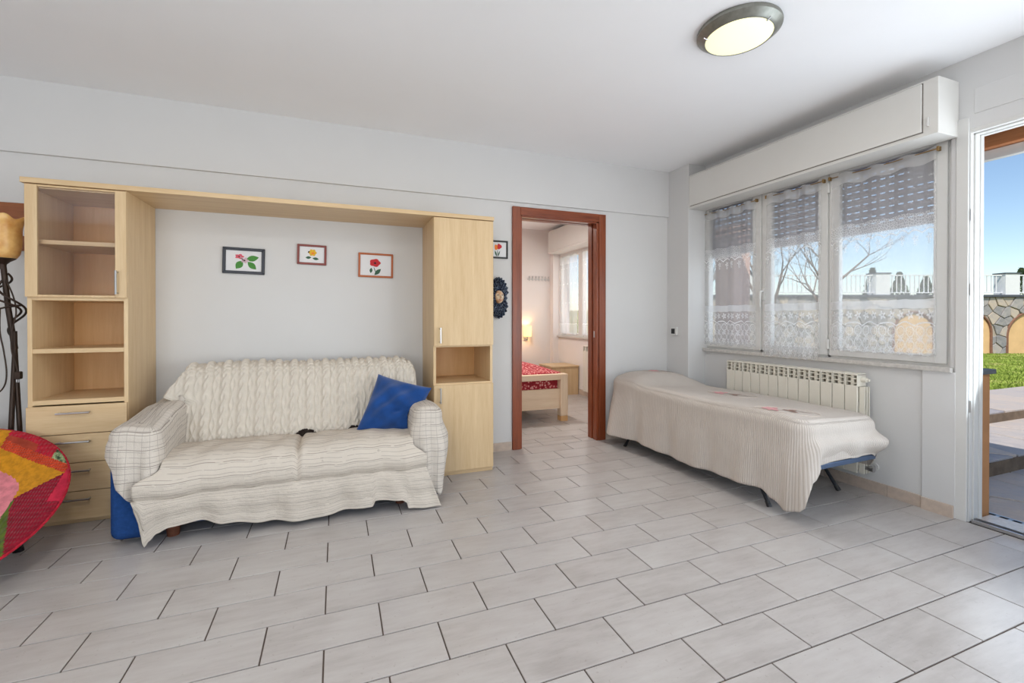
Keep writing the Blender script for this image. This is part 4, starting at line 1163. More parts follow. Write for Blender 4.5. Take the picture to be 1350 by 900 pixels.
for fx_, fy_ in ((0.095, -0.04), (0.005, -0.10), (-0.13, 0.09)):
    obj('leg', MB().tube([hub + Vector((0, 0, 0.10)), hub, (hub.x + (fx_ - 0.045 if False else fx_) * 0.30, LPY + fy_ * 0.45, 0.5), (hub.x + fx_, LPY + fy_, 0.02), (hub.x + fx_ * 1.1, LPY + fy_ * 1.1, 0.006)], [0.010, 0.011, 0.011, 0.011, 0.012], 10), M['iron'], fl_, smooth=True)
def spiral(z0, r, ph, turns=1.2, h=0.26):
    pts = []
    for i in range(60):
        t = i / 59
        a = ph + turns * 2 * PI * t
        rr = r * math.sin(PI * t) + 0.012
        c_ = top_.lerp(hub, (1.43 - (z0 - h * t)) / 0.45)
        pts.append((c_.x + rr * math.cos(a), LPY + rr * math.sin(a), z0 - h * t))
    return pts
obj('scroll', MB().tube(spiral(1.40, 0.060, 0.3), 0.0055, 8), M['iron'], fl_, smooth=True)
obj('scroll', MB().tube(spiral(1.36, 0.052, 3.2, 1.0, 0.30), 0.0055, 8), M['iron'], fl_, smooth=True)
obj('spur', MB().tube([(LPX - 0.04, LPY - 0.01, 1.195), (LPX + 0.015, LPY - 0.013, 1.212), (LPX + 0.072, LPY, 1.222), (LPX + 0.02, LPY + 0.012, 1.225)], 0.005, 8), M['iron'], fl_, smooth=True)
cord = catmull([(LPX + 0.02, LPY - 0.02, 1.36), (LPX + 0.055, LPY - 0.03, 1.27), (LPX + 0.066, LPY - 0.03, 1.18), (LPX + 0.048, LPY - 0.03, 1.08), (LPX + 0.046, LPY - 0.03, 0.98), (LPX + 0.062, LPY - 0.03, 0.90), (LPX + 0.072, LPY - 0.03, 0.855)], 50)
cb = obj('cord', MB().tube(cord, 0.0035, 6), M['iron'], fl_, smooth=True)
pl = obj('plug', MB().box(LPX + 0.058, LPX + 0.088, LPY - 0.044, LPY - 0.016, 0.815, 0.858), M['iron'], fl_, bevel=0.006)
obj('pin', MB().tube([(LPX + 0.066, LPY - 0.03, 0.818), (LPX + 0.066, LPY - 0.03, 0.798)], 0.0022, 6).tube([(LPX + 0.073, LPY - 0.03, 0.818), (LPX + 0.073, LPY - 0.03, 0.798)], 0.0022, 6).tube([(LPX + 0.080, LPY - 0.03, 0.818), (LPX + 0.080, LPY - 0.03, 0.798)], 0.0022, 6), M['chrome'], pl)
obj('cord', MB().tube(catmull([(LPX + 0.0, LPY - 0.03, 1.20), (LPX + 0.004, LPY - 0.04, 1.08), (LPX + 0.018, LPY - 0.04, 0.98), (LPX + 0.030, LPY - 0.04, 0.86), (LPX + 0.020, LPY - 0.04, 0.78), (LPX - 0.02, LPY - 0.04, 0.735), (LPX - 0.09, LPY - 0.04, 0.72)], 50), 0.0035, 6), M['iron'], fl_, smooth=True)

# patchwork chair: round padded dish on black legs
pc = thing('patchwork_chair', (-1.75, 2.80, 0), 'low round chair in bright velvet patchwork on black legs beside the drawers', 'chair')
def fab(name, col, quilt=0.0, col2=None, scale=24):
    k = NT(name)
    c1 = tuple(c * 0.72 for c in col[:3]) + (1,)
    f = k.noise(k.coord(), scale, 4, 0.6)
    k.set(Base_Color=k.ramp(f, [(0.38, col2 or c1), (0.62, col)]), Roughness=0.8)
    k.b.inputs['Sheen Weight'].default_value = 0.08
    k.b.inputs['Specular IOR Level'].default_value = 0.15
    if quilt:
        sp = k.n('SeparateXYZ'); k.put(sp.inputs[0], k.coord())
        a = k.math('SINE', k.math('MULTIPLY', k.math('ADD', sp.outputs[0], sp.outputs[2]), quilt)); b_ = k.math('SINE', k.math('MULTIPLY', k.math('SUBTRACT', sp.outputs[0], sp.outputs[2]), quilt))
        k.bump(k.math('MULTIPLY', a, b_), 0.6, 0.008)
    else:
        k.bump(k.noise(k.coord(), 60, 3), 0.3, 0.006)
    return k.m
PM = [fab('patch_pink', rgb(222, 132, 140)), fab('patch_ochre', rgb(206, 140, 30), scale=40), fab('patch_dark_red', rgb(150, 22, 44), 260), fab('patch_crimson', rgb(196, 40, 66)),
      fab('patch_olive', rgb(92, 108, 40), 120), fab('patch_print_green', rgb(160, 178, 128), 0, rgb(48, 66, 46), 60), fab('patch_red', rgb(190, 32, 52), 200), fab('patch_orange_check', rgb(212, 72, 38), 300), fab('patch_rust', rgb(168, 64, 44)), fab('patch_sage', rgb(150, 170, 120))]
PNAME = ['pink patch', 'ochre patch', 'dark red quilted patch', 'crimson patch', 'olive green patch', 'green print patch', 'red patch', 'orange checked patch', 'rust patch', 'sage patch']
CC = Vector((-1.735, 2.755, 0.275)); CR = 0.50
cn = Vector((0.12, -0.49, 0.86)).normalized()
cxv = Vector((1, 0, 0)); cxv = (cxv - cn * cxv.dot(cn)).normalized(); cyv = cn.cross(cxv)
def dish(r, a, side):
    """r 0..1, side +1 upper face, -1 lower face"""
    h = 0.055 * math.sqrt(max(0, 1 - r ** 4)) * side + 0.13 * (r * r - 0.55)
    h += 0.008 * side * math.sin(7 * a + 9 * r) * (1 - r)
    return CC + cxv * (CR * r * math.cos(a)) + cyv * (CR * r * math.sin(a)) + cn * h
def patch_of(r, a):
    """which patch a spot of the cover belongs to (p across towards the drawers, q up the dish)"""
    p, q = r * math.cos(a), r * math.sin(a)
    if p < 0.25 and not (r < 0.8 and -0.25 < q < 0.5):
        d = math.degrees(a % (2 * PI))
        if q < 0 and p > -0.1: return 4
        return [8, 9, 1, 6, 2, 5][int(d / 30) % 6]
    if p < 0.61 and -0.22 - 0.3 * (0.61 - p) < q < 0.17 + 0.62 * math.sqrt(max(0, 0.61 - p)): return 0
    if p < 0.63 - 0.38 * min(0, q) and q < 0.1: return 4
    if p > 0.90 and 0.0 < q < 0.42: return 3
    if q < 0.12 + 0.8 * (p - 0.62): return 2
    top = 0.68 - 0.60 * (p - 0.35)
    if q < top: return 1
    if q < top + 0.10: return 7
    if p > 0.72: return 5
    if p > 0.55 or r > 0.92: return 6
    return 8
NA, NR = 360, 90
pv = {}
for idx in range(10): pv[idx] = MB()
def ringpt(i, j):
    # j runs over the upper face from centre to rim and back under
    if j <= NR: return dish((j / NR), 2 * PI * i / NA, 1)
    return dish((2 * NR - j) / NR, 2 * PI * i / NA, -1)
for i in range(NA):
    for j in range(0, 2 * NR):
        rm = (j + 0.5) / NR; rr = rm if rm < 1 else 2 - rm
        a = 2 * PI * (i + 0.5) / NA
        idx = patch_of(max(rr, 0.93) if rm > 1 else rr, a)
        m = pv[idx]; b_ = len(m.v)
        m.v += [tuple(ringpt(i, j)), tuple(ringpt(i + 1, j)), tuple(ringpt(i + 1, j + 1)), tuple(ringpt(i, j + 1))]
        m.f.append((b_, b_ + 1, b_ + 2, b_ + 3))
def weld(m):
    key = {}; nv = []; mp = []
    for v in m.v:
        k = tuple(round(c, 5) for c in v)
        if k not in key: key[k] = len(nv); nv.append(v)
        mp.append(key[k])
    m.v = nv; fs = []
    for f in m.f:
        g = []
        for q in f:
            if mp[q] not in g: g.append(mp[q])
        if len(g) > 2: fs.append(tuple(g))
    m.f = fs
    return m
for idx, m in pv.items():
    if m.f:
        weld(m)
        par = list(range(len(m.v)))
        def root(q):
            while par[q] != q: par[q] = par[par[q]]; q = par[q]
            return q
        for f in m.f:
            for q in f[1:]: par[root(q)] = root(f[0])
        isl = {}
        for f in m.f: isl.setdefault(root(f[0]), []).append(f)
        for fs in isl.values():          # every sewn piece is a part of its own
            w_ = MB(); mp = {}
            for f in fs:
                for q in f:
                    if q not in mp: mp[q] = len(w_.v); w_.v.append(m.v[q])
                w_.f.append(tuple(mp[q] for q in f))
            obj('patch', w_, PM[idx], pc, smooth=True, angle=180, label=PNAME[idx] + ' of the chair cover')
rim = [dish(1.0, 2 * PI * i / 90, 1) for i in range(90)]
obj('piping', MB().tube(rim, 0.006, 8, closed=True), PM[6], pc, smooth=True)
for a in (-0.62, 0.9, 2.3, 3.75):
    p = dish(0.72, a, -1)
    q = Vector((p.x, p.y, 0))
    if a == -0.62: p = dish(0.6, 0.0, -1); q = Vector((-1.470, 2.925, 0))
    obj('leg', MB().tube([p, (p.x, p.y, p.z * 0.6), (q.x, q.y, 0.02), (q.x, q.y, 0.0)], [0.016, 0.016, 0.018, 0.022], 12), M['black'], pc, smooth=True)
for (u_, v_) in ((0.62, 1.15), (0.72, 1.25)):
    c_ = dish(u_, v_, 1)
    obj('button', MB().tube([c_ - cn * 0.004, c_ + cn * 0.006], 0.012, 14), M['paper'], pc, smooth=True)
# ------------------------------------------------------------------ bedroom seen through the doorway
M['palewood'] = wood('pale_birch', rgb(222, 196, 164), rgb(236, 214, 186), 'x')
M['palewoodz'] = wood('pale_birch_upright', rgb(222, 196, 164), rgb(236, 214, 186), 'z')
k_ = NT('red_floral_cotton')
v_ = k_.n('TexVoronoi'); k_.put(v_.inputs['Vector'], k_.coord()); v_.inputs['Scale'].default_value = 34
k_.set(Base_Color=k_.ramp(k_.math('ADD', v_.outputs['Distance'], k_.math('MULTIPLY', k_.noise(k_.coord(), 60, 3), 0.3)), [(0.40, rgb(228, 176, 168)), (0.56, rgb(186, 62, 68)), (0.85, rgb(148, 32, 44))]), Roughness=0.9)
M['redfloral'] = k_.m
bd = thing('bedroom_bed', (2.0, 5.5, 0), 'pale wooden bed with a slatless footboard panel standing in the bedroom', 'bed')
for x in (1.50, 2.345):
    p_ = obj('post', B(x, x + 0.092, 4.455, 4.55, 0.055, 0.53), M['palewoodz'], bd, bevel=0.012, segs=3)
    obj('post_foot', B(x + 0.004, x + 0.088, 4.459, 4.546, 0.0, 0.057), M['beechback'], p_)
obj('foot_rail', B(1.592, 2.346, 4.465, 4.545, 0.462, 0.526), M['palewood'], bd, bevel=0.006)
obj('foot_panel', B(1.592, 2.346, 4.485, 4.52, 0.14, 0.362), M['palewood'], bd, bevel=0.003)
obj('side_rail', B(2.39, 2.42, 4.55, 6.62, 0.16, 0.34), M['palewood'], bd, bevel=0.003)
obj('side_rail', B(1.52, 1.55, 4.55, 6.62, 0.16, 0.34), M['palewood'], bd, bevel=0.003)
obj('headboard', B(1.50, 2.44, 6.62, 6.68, 0.0, 0.80), M['palewood'], bd, bevel=0.01)
obj('mattress', B(1.555, 2.385, 4.56, 6.60, 0.28, 0.49), M['paper'], bd, bevel=0.03, segs=2)
oc = rrect(1.505, 2.43, 4.558, 6.608, 0.022, 160)
def hemC(x, y, d):
    if y < 4.60 and 1.6 < x < 2.36: return 0.34
    return 0.19 + 0.02 * math.sin(9 * d)
cv = obj('floral_bedcover', drape(oc, lambda x, y: 0.535 + 0.05 * sstep(4.6, 5.4, y) * (1 - abs((x - 1.98) / 0.46) ** 4), hemC, lambda x, y, d, s: 0.004 + (0.035 * s + 0.012 * s * math.sin(d * 30)) * (1 if 4.66 < y < 6.54 else 0), 1.98, 5.6, edge=0.05, uvs=lambda kind, x, y, d, h: (x, y)), M['redfloral'], smooth=True, angle=180, loc=(1.98, 5.6, 0.2))
tag(solid(cv, 0.004), 'red floral cover on the bedroom bed', 'bedcover')
ns = thing('nightstand', (3.2, 6.2, 0), 'plain beech nightstand box beneath the bedroom window', 'nightstand')
obj('body', B(2.99, 3.432, 5.955, 6.40, 0.0, 0.415), M['beech'], ns, bevel=0.003)
obj('top', B(2.98, 3.437, 5.945, 6.41, 0.415, 0.438), M['beechx'], ns, bevel=0.003)
rb_ = thing('radiator', (3.38, 5.25, 0.09), 'white column radiator under the bedroom window beside the nightstand', 'radiator')
for i in range(10):
    y = 4.86 + i * 0.08
    e = obj('section', MB().box(3.335, 3.348, y + 0.002, y + 0.077, 0.10, 0.68).box(3.348, 3.425, y + 0.03, y + 0.05, 0.10, 0.755).box(3.338, 3.425, y + 0.002, y + 0.078, 0.745, 0.757)
            .box(3.338, 3.425, y + 0.002, y + 0.008, 0.68, 0.75).box(3.338, 3.425, y + 0.072, y + 0.078, 0.68, 0.75), M['rad'], rb_, bevel=0.002, segs=1)
    obj('vent_shade', B(3.365, 3.368, y + 0.006, y + 0.074, 0.682, 0.745), M['raddark'], e)
obj('valve', MB().tube([(3.38, 5.66, 0.15), (3.38, 5.72, 0.15)], 0.012, 10).tube([(3.38, 5.71, 0.15), (3.45, 5.71, 0.15)], 0.008, 8), M['chrome'], rb_, smooth=True)
w2 = thing('window_2', (3.5, 5.77, 0.87), kind='structure')
obj('frame', MB().box(3.47, 3.52, 4.9, 4.95, 0.87, 2.2).box(3.47, 3.52, 6.58, 6.63, 0.87, 2.2).box(3.47, 3.52, 4.95, 6.58, 0.87, 0.92).box(3.47, 3.52, 4.95, 6.58, 2.14, 2.2).box(3.46, 3.52, 5.87, 6.01, 0.87, 2.2).box(3.46, 3.52, 5.36, 5.44, 0.87, 2.2), M['white'], w2, bevel=0.003, segs=1)
for a, b_ in ((4.95, 5.36), (5.44, 5.87), (6.01, 6.58)):
    obj('pane', B(3.493, 3.497, a - 0.003, b_ + 0.003, 0.917, 2.143), M['glass'], w2)
obj('sill', B(3.415, 3.50, 4.88, 6.64, 0.845, 0.872), M['marble'], w2, bevel=0.003)
LACE2 = lace_mat('bedroom_net', {'base': 0.40, 'items': [('plain', (2.02, 2.3, 0.6)), ('flower', (1.95, 0.13, 0.012, 0.8)), ('flower', (1.7, 0.17, 0.014, 0.8)), ('flower', (1.4, 0.15, 0.014, 0.8)), ('net', (0.85, 1.05, 40, 0.7)), ('scallop', (1.05, 0.12, 0.02, 0.005, 0.8))]})
for y0, y1, lab in ((6.02, 6.58, 'pale net curtain with small sprigs on the bedroom window sash by the wall hooks'), (5.44, 5.86, 'pale net curtain with small sprigs on the bedroom window sash over the radiator')):
    def fnb(a, b, y0=y0, y1=y1): return (3.448 + 0.008 * math.sin(a * 30), y0 + (y1 - y0) * a, 0.90 + 1.25 * b)
    e = obj('bedroom_curtain', MB().grid(fnb, 50, 20, lambda a, b, y0=y0, y1=y1: ((y1 - y0) * 1.4 * a, 0.90 + 1.25 * b)), LACE2, smooth=True, angle=180, loc=(3.448, y0, 0.9), fix=False)
    tag(e, lab, 'curtain', 'bedroom net curtains')
sb2 = thing('shutter_box', (3.33, 5.6, 2.2), 'cream roller shutter box above the bedroom window', 'shutter box')
obj('body', B(3.235, 3.449, 4.75, 6.60, 2.205, 2.56), M['whitebox'], sb2, bevel=0.003)
obj('front_panel', B(3.228, 3.238, 4.80, 6.57, 2.235, 2.54), M['whitebox'], sb2, bevel=0.002, segs=1)
hk = thing('hook_rail', (3.1, BY, 1.78), 'small white rail of coat hooks on the far bedroom wall', 'hook rail')
obj('rail', B(2.93, 3.33, BY - 0.016, BY, 1.785, 1.81), M['white'], hk, bevel=0.003)
for i in range(7):
    x = 2.955 + i * 0.058
    obj('hook', MB().tube([(x, BY - 0.012, 1.83), (x, BY - 0.035, 1.845), (x, BY - 0.04, 1.83), (x, BY - 0.016, 1.80), (x, BY - 0.02, 1.775), (x, BY - 0.04, 1.772)], 0.004, 6), M['chrome'], hk, smooth=True)
wl = thing('bedside_lamp', (2.89, 6.66, 0.80), 'small lit bedside wall lamp with a yellow cylinder shade in the bedroom', 'lamp')
obj('shade', MB().lathe([(0.062, 0.0), (0.062, 0.165), (0.058, 0.165), (0.058, 0.0)], 28, (2.90, 6.66, 0.86)), emis('lit_shade', rgb(255, 226, 150), 1.3), wl, smooth=True)
obj('arm', MB().tube([(2.90, BY, 0.82), (2.90, 6.66, 0.82), (2.90, 6.66, 0.90)], 0.007, 8), M['chrome'], wl, smooth=True)
obj('wall_plate', B(2.87, 2.93, BY - 0.015, BY, 0.79, 0.85), M['chrome'], wl, bevel=0.003)
pd_ = bpy.data.lights.new('bedside_bulb', 'POINT'); pd_.energy = 2.2; pd_.color = (1, 0.78, 0.48); pd_.shadow_soft_size = 0.03
po = bpy.data.objects.new('bedside_bulb', pd_); COL.objects.link(po); po.parent = wl; po.location = (0.01, 0.0, 0.16)
bl = thing('bedroom_fill_lamp', (1.9, 5.1, CEIL), 'added opal ceiling lamp, out of view, brightening the bedroom', 'ceiling lamp')  # hidden lamp added to brighten the bedroom
obj('globe', MB().lathe([(0.001, -0.09), (0.08, -0.08), (0.14, -0.05), (0.16, 0.0), (0.001, 0.0)], 32, (1.9, 5.1, CEIL)), M['lampglass'], bl, smooth=True)
bd_ = bpy.data.lights.new('bedroom_fill_bulb', 'AREA'); bd_.shape = 'DISK'; bd_.size = 0.3; bd_.energy = 34; bd_.color = (1, 0.95, 0.90)
bo_ = bpy.data.objects.new('bedroom_fill_bulb', bd_); COL.objects.link(bo_); bo_.parent = bl; bo_.location = (0, 0, -0.095)

# ------------------------------------------------------------------ terrace and garden
def voronoi(pts, bound):
    """convex Voronoi cells of pts clipped to the polygon bound"""
    cells = []
    for i, (px, py) in enumerate(pts):
        poly = list(bound)
        near = sorted((q for j, q in enumerate(pts) if j != i), key=lambda q: (q[0] - px) ** 2 + (q[1] - py) ** 2)[:14]
        for (qx, qy) in near:
            poly = clip(poly, (px + qx) / 2, (py + qy) / 2, qx - px, qy - py)
            if len(poly) < 3: break
        cells.append(poly)
    return cells
def clip(poly, mx, my, nx, ny):
    """keep the side of the line through m that the normal n points away from"""
    out = []
    for k in range(len(poly)):
        a, b = poly[k - 1], poly[k]
        da = (a[0] - mx) * nx + (a[1] - my) * ny; db = (b[0] - mx) * nx + (b[1] - my) * ny
        if (da <= 0) != (db <= 0):
            t = da / (da - db); out.append((a[0] + (b[0] - a[0]) * t, a[1] + (b[1] - a[1]) * t))
        if db <= 0: out.append(b)
    return out
def shrink(poly, d):
    cx = sum(p[0] for p in poly) / len(poly); cy = sum(p[1] for p in poly) / len(poly)
    out = []
    for (x, y) in poly:
        l = math.hypot(x - cx, y - cy); f = max(0.3, 1 - d / max(l, 1e-6)); out.append((cx + (x - cx) * f, cy + (y - cy) * f))
    return out
def scatter(x0, x1, y0, y1, step, rnd, jit=0.38):
    pts = []
    ny = max(1, round((y1 - y0) / step)); nx = max(1, round((x1 - x0) / step))
    for j in range(ny):
        for i in range(nx):
            pts.append((x0 + (i + 0.5 + (0.25 if j % 2 else -0.25) + rnd.uniform(-jit, jit)) * (x1 - x0) / nx, y0 + (j + 0.5 + rnd.uniform(-jit, jit)) * (y1 - y0) / ny))
    return pts
def stone_mat(name, cols, rough=0.8):
    k = NT(name)
    oi = k.n('ObjectInfo').outputs['Random']
    f = k.math('ADD', k.math('MULTIPLY', k.noise(k.coord(), 9, 5), 0.55), k.math('MULTIPLY', oi, 0.45))
    k.set(Base_Color=k.ramp(f, [(0.25, cols[0]), (0.5, cols[1]), (0.75, cols[2])]), Roughness=rough)
    k.bump(k.noise(k.coord(), 30, 5), 0.5, 0.02)
    return k.m
M['flag'] = stone_mat('flagstone', (rgb(150, 146, 150), rgb(180, 172, 168), rgb(196, 180, 166)))
M['rubble'] = stone_mat('rubble_stone', (rgb(138, 136, 136), rgb(172, 166, 162), rgb(198, 182, 164)))
M['mortar'] = plain('mortar', rgb(176, 164, 148), 0.95, vary=0.1, scale=20, bump=0.3, bscale=60)
M['earth'] = plain('step_face', rgb(112, 94, 76), 0.95, vary=0.25, scale=14, bump=0.5, bscale=30)
rnd = random.Random(11)
def paving(name, x0, x1, y0, y1, z, step, base_z):
    g = struct(name, B(x0, x1, y0, y1, base_z, z - 0.016), M['mortar'] if base_z < -0.1 else M['earth'])
    for poly in voronoi(scatter(x0, x1, y0, y1, step, rnd), [(x0, y0), (x1, y0), (x1, y1), (x0, y1)]):
        if len(poly) < 3: continue
        cx = sum(p[0] for p in poly) / len(poly); cy = sum(p[1] for p in poly) / len(poly)
        m = MB().prism([(a - cx, b - cy) for a, b in shrink(poly, 0.016)], (0, 0, 0), (1, 0, 0), (0, 1, 0), (0, 0, 1), z - 0.03, z + rnd.uniform(-0.003, 0.004))
        me = m.mesh('flagstone', bevel=0.004, segs=1); me.materials.append(M['flag'])
        o = bpy.data.objects.new('flagstone', me); COL.objects.link(o); o.parent = g; o.location = (cx, cy, 0)
    return g
paving('terrace_floor', 3.70, 8.2, -1.6, 1.86, -0.030, 0.40, -0.25)
paving('terrace_step_lower', 3.62, 9.2, 1.82, 2.52, 0.085, 0.52, -0.09)
paving('terrace_step_upper', 3.62, 10.5, 2.48, 3.32, 0.185, 0.60, -0.05)
gr = thing('drain_grate', (3.6, 0.6, -0.03), 'grey metal drain grate across the terrace door threshold', 'drain grate')
obj('channel', B(3.57, 3.70, -1.6, 1.86, -0.2, -0.045), M['darkmetal'], gr)
obj('edge', MB().box(3.57, 3.58, -1.6, 1.86, -0.05, -0.024).box(3.685, 3.70, -1.6, 1.86, -0.05, -0.024), M['chrome'], gr)
gm = B(-0.055, 0.055, -0.009, 0.009, -0.01, 0.0).mesh('bar'); gm.materials.append(M['chrome'])
for i in range(60):
    o = bpy.data.objects.new('bar', gm); COL.objects.link(o); o.parent = gr; o.location = (0.035, -1.55 + i * 0.0555 - 0.6 + 0.1, 0.005)
M['ochrewall'] = plain('ochre_plaster', rgb(186, 132, 86), 0.9, vary=0.07, scale=9, bump=0.2, bscale=80)
M['slate'] = plain('slate_cap', rgb(84, 88, 96), 0.6, vary=0.1)
lw_ = thing('low_pillar', (3.55, 1.7, -0.03), 'low ochre plastered pillar with a slate cap outside the terrace door', 'pillar')
obj('shaft', B(OUT - 0.005, 3.605, 1.445, 1.84, -0.05, 0.825), M['ochrewall'], lw_, bevel=0.004)
obj('cap', B(OUT - 0.005, 3.625, 1.425, 1.86, 0.825, 0.852), M['slate'], lw_, bevel=0.003)
ev = thing('porch_eave', (4.0, 1.5, 2.18), 'wooden porch eave with an orange beam and white fascia board outside the terrace door', 'eave')
M['orangewood'] = wood('orange_pine', rgb(170, 100, 58), rgb(204, 134, 84), 'y')
obj('beam', B(3.93, 4.02, -2.0, 2.05, 2.252, 2.340), M['orangewood'], ev, bevel=0.004)
obj('fascia', B(3.985, 4.03, -2.0, 2.05, 2.186, 2.250), M['whitebox'], ev, bevel=0.003)
obj('roof_board', B(OUT + 0.005, 4.06, -2.0, 2.05, 2.342, 2.375), M['slate'], ev)
pp = thing('porch_pillar', (4.2, 3.83, 0), 'pink plastered porch pillar outside behind the corner lace curtain', 'pillar')
M['pinkplaster'] = plain('pink_plaster', rgb(222, 184, 168), 0.9, vary=0.04)
obj('shaft', B(4.08, 4.32, 3.70, 3.96, 0.16, 2.19), M['pinkplaster'], pp, bevel=0.005)
obj('plinth', B(4.06, 4.34, 3.68, 3.98, 0.05, 0.30), M['mortar'], pp, bevel=0.005)

# lawn
fwd = Vector((math.sin(YAW), math.cos(YAW), 0)); rgt = Vector((math.cos(YAW), -math.sin(YAW), 0))
def lawn_z(x, y):
    d = x * fwd.x + y * fwd.y
    return 0.16 - 0.17 * max(0, min(1, (d - 4.5) / 10.0))
M['soil'] = plain('lawn_soil', rgb(136, 142, 72), 1.0, vary=0.25, scale=3)
lg_ = MB().grid(lambda a, b: (3.5 + 26 * a, 3.30 + 16 * b, lawn_z(3.5 + 26 * a, 3.30 + 16 * b)), 40, 30)
lg_.grid(lambda a, b: (8.0 + 24 * a, -8 + 11.31 * b, lawn_z(8 + 24 * a, -8 + 11.31 * b) - 0.01), 20, 14)
struct('lawn', lg_, M['soil'])
k_ = NT('grass_blade')
k_.set(Base_Color=k_.ramp(k_.noise(k_.coord(), 1.3, 4), [(0.35, rgb(124, 146, 52)), (0.55, rgb(160, 178, 76)), (0.72, rgb(200, 194, 122))]), Roughness=0.8)
M['grass'] = k_.m
gm_ = MB(); rg = random.Random(5)
for i in range(26000):
    d = 5.2 + 9.3 * rg.random() ** 0.8
    t = d * rg.uniform(0.98, 1.26) if i % 4 else d * rg.uniform(0.40, 1.5)
    p = fwd * d + rgt * t
    if p.y < 3.36 and p.x < 10.6: continue
    z = lawn_z(p.x, p.y); a = rg.uniform(0, 6.28); w = 0.012 + 0.012 * rg.random(); h = rg.uniform(0.02, 0.055)
    b_ = len(gm_.v)
    gm_.v += [(p.x - w * math.cos(a), p.y - w * math.sin(a), z - 0.005), (p.x + w * math.cos(a), p.y + w * math.sin(a), z - 0.005), (p.x + rg.uniform(-0.03, 0.03), p.y + rg.uniform(-0.03, 0.03), z + h)]
    gm_.f.append((b_, b_ + 1, b_ + 2))
go = obj('grass', gm_, M['grass'], fix=False, loc=(12, 6, 0.1)); tag(go, 'short green and straw coloured lawn grass beyond the terrace steps', 'grass', kind='stuff')

# retaining wall of rubble stone with plastered arches
DW = 14.75
WO = fwd * DW
def wpt(t, z, out=0.0): return WO + rgt * t + Vector((0, 0, z)) - fwd * out
arches = [(12.75, 14.05), (14.64, 15.94), (16.50, 18.10), (18.9, 20.2)]
rwall = thing('garden_wall', tuple(wpt(13, 0)), 'rubble stone retaining wall with ochre plastered arches beyond the lawn', 'wall')
M['archplaster'] = plain('arch_plaster', rgb(226, 186, 134), 0.9, vary=0.08, scale=3, bump=0.2, bscale=20)
def wbox(m, t0, t1, z0, z1, o0, o1):
    b = len(m.v)
    for (t, o) in ((t0, o0), (t1, o0), (t1, o1), (t0, o1)):
        for z in (z0, z1): m.v.append(tuple(wpt(t, z, o)))
    m.f += [tuple(b + i for i in q) for q in ((0, 2, 4, 6), (1, 7, 5, 3), (0, 1, 3, 2), (2, 3, 5, 4), (4, 5, 7, 6), (6, 7, 1, 0))]
    return m
obj('core', wbox(MB(), 5, 22, -0.3, 1.86, -0.5, -0.045), M['mortar'], rwall)
def in_arch(t, z, g=0.0):
    for a0, a1 in arches:
        r = (a1 - a0) / 2; c = (a0 + a1) / 2; zs = 1.34 - r
        if zs < 0.15: zs = 0.15
        if z < zs:
            if a0 - g < t < a1 + g: return (c, r, zs)
        elif (t - c) ** 2 / (r + g) ** 2 + (z - zs) ** 2 / (1.34 - zs + g) ** 2 < 1: return (c, r, zs)
    return None
ws = random.Random(3)
nst = 0
for poly in voronoi(scatter(5.2, 21.5, -0.05, 1.86, 0.30, ws), [(5.2, -0.05), (21.5, -0.05), (21.5, 1.86), (5.2, 1.86)]):
    if len(poly) < 3: continue
    cx = sum(p[0] for p in poly) / len(poly); cz = sum(p[1] for p in poly) / len(poly)
    if in_arch(cx, cz): continue
    for a0, a1 in arches:
        r = (a1 - a0) / 2; c = (a0 + a1) / 2; zs = max(0.15, 1.34 - r); hz = 1.34 - zs
        if abs(cx - c) < r + 0.6:
            if cz <= zs + 0.02:
                s_ = 1 if cx > c else -1
                poly = clip(poly, c + s_ * (r + 0.02), cz, -s_, 0)
            else:
                an = math.atan2((cz - zs) / hz, (cx - c) / r)
                poly = clip(poly, c + (r + 0.02) * math.cos(an), zs + (hz + 0.02) * math.sin(an), -math.cos(an) / r, -math.sin(an) / hz)
            if len(poly) < 3: break
    if len(poly) < 3: continue
    cx = sum(p[0] for p in poly) / len(poly); cz = sum(p[1] for p in poly) / len(poly)
    m = MB().prism([(a - cx, b - cz) for a, b in shrink(poly, 0.016)], (0, 0, 0), rgt, (0, 0, 1), -fwd, -0.06, ws.uniform(-0.025, 0.015))
    me = m.mesh('stone', bevel=0.012, segs=1); me.materials.append(M['rubble'])
    o = bpy.data.objects.new('stone', me); COL.objects.link(o); o.parent = rwall; o.location = wpt(cx, cz) - wpt(13, 0)
    nst += 1
M['archbrick'] = plain('arch_brick', rgb(134, 96, 76), 0.9, vary=0.2, scale=15)
for a0, a1 in arches:
    r = (a1 - a0) / 2; c = (a0 + a1) / 2; zs = max(0.15, 1.34 - r); hz = 1.34 - zs
    pl_ = [(c - r, -0.1), (c + r, -0.1)] + [(c + r * math.cos(PI * i / 20), zs + hz * math.sin(PI * i / 20)) for i in range(21)]
    obj('arch_panel', MB().prism([(a - 13, b) for a, b in pl_], wpt(13, 0), rgt, (0, 0, 1), -fwd, -0.06, -0.036), M['archplaster'], rwall)
    ring = [wpt(c + (r + 0.02) * math.cos(PI * i / 20), zs + (hz + 0.02) * math.sin(PI * i / 20), -0.02) for i in range(21)]
    obj('arch_rim', MB().tube([wpt(c + r + 0.02, 0, -0.02)] + ring + [wpt(c - r - 0.02, 0, -0.02)], 0.04, 6), M['archbrick'], rwall)
obj('coping', wbox(MB(), 5, 22, 1.86, 1.93, -0.5, 0.06), M['slate'], rwall)
rail = thing('railing', tuple(wpt(13, 1.93)), 'white metal railing on top of the rubble stone wall', 'railing')
wp_ = plain('white_paint', rgb(236, 236, 236), 0.5, vary=0.02)
obj('top_rail', wbox(MB(), 5, 22, 2.56, 2.60, -0.12, -0.08), wp_, rail)
obj('bottom_rail', wbox(MB(), 5, 22, 1.99, 2.02, -0.12, -0.08), wp_, rail)
bm_ = MB()
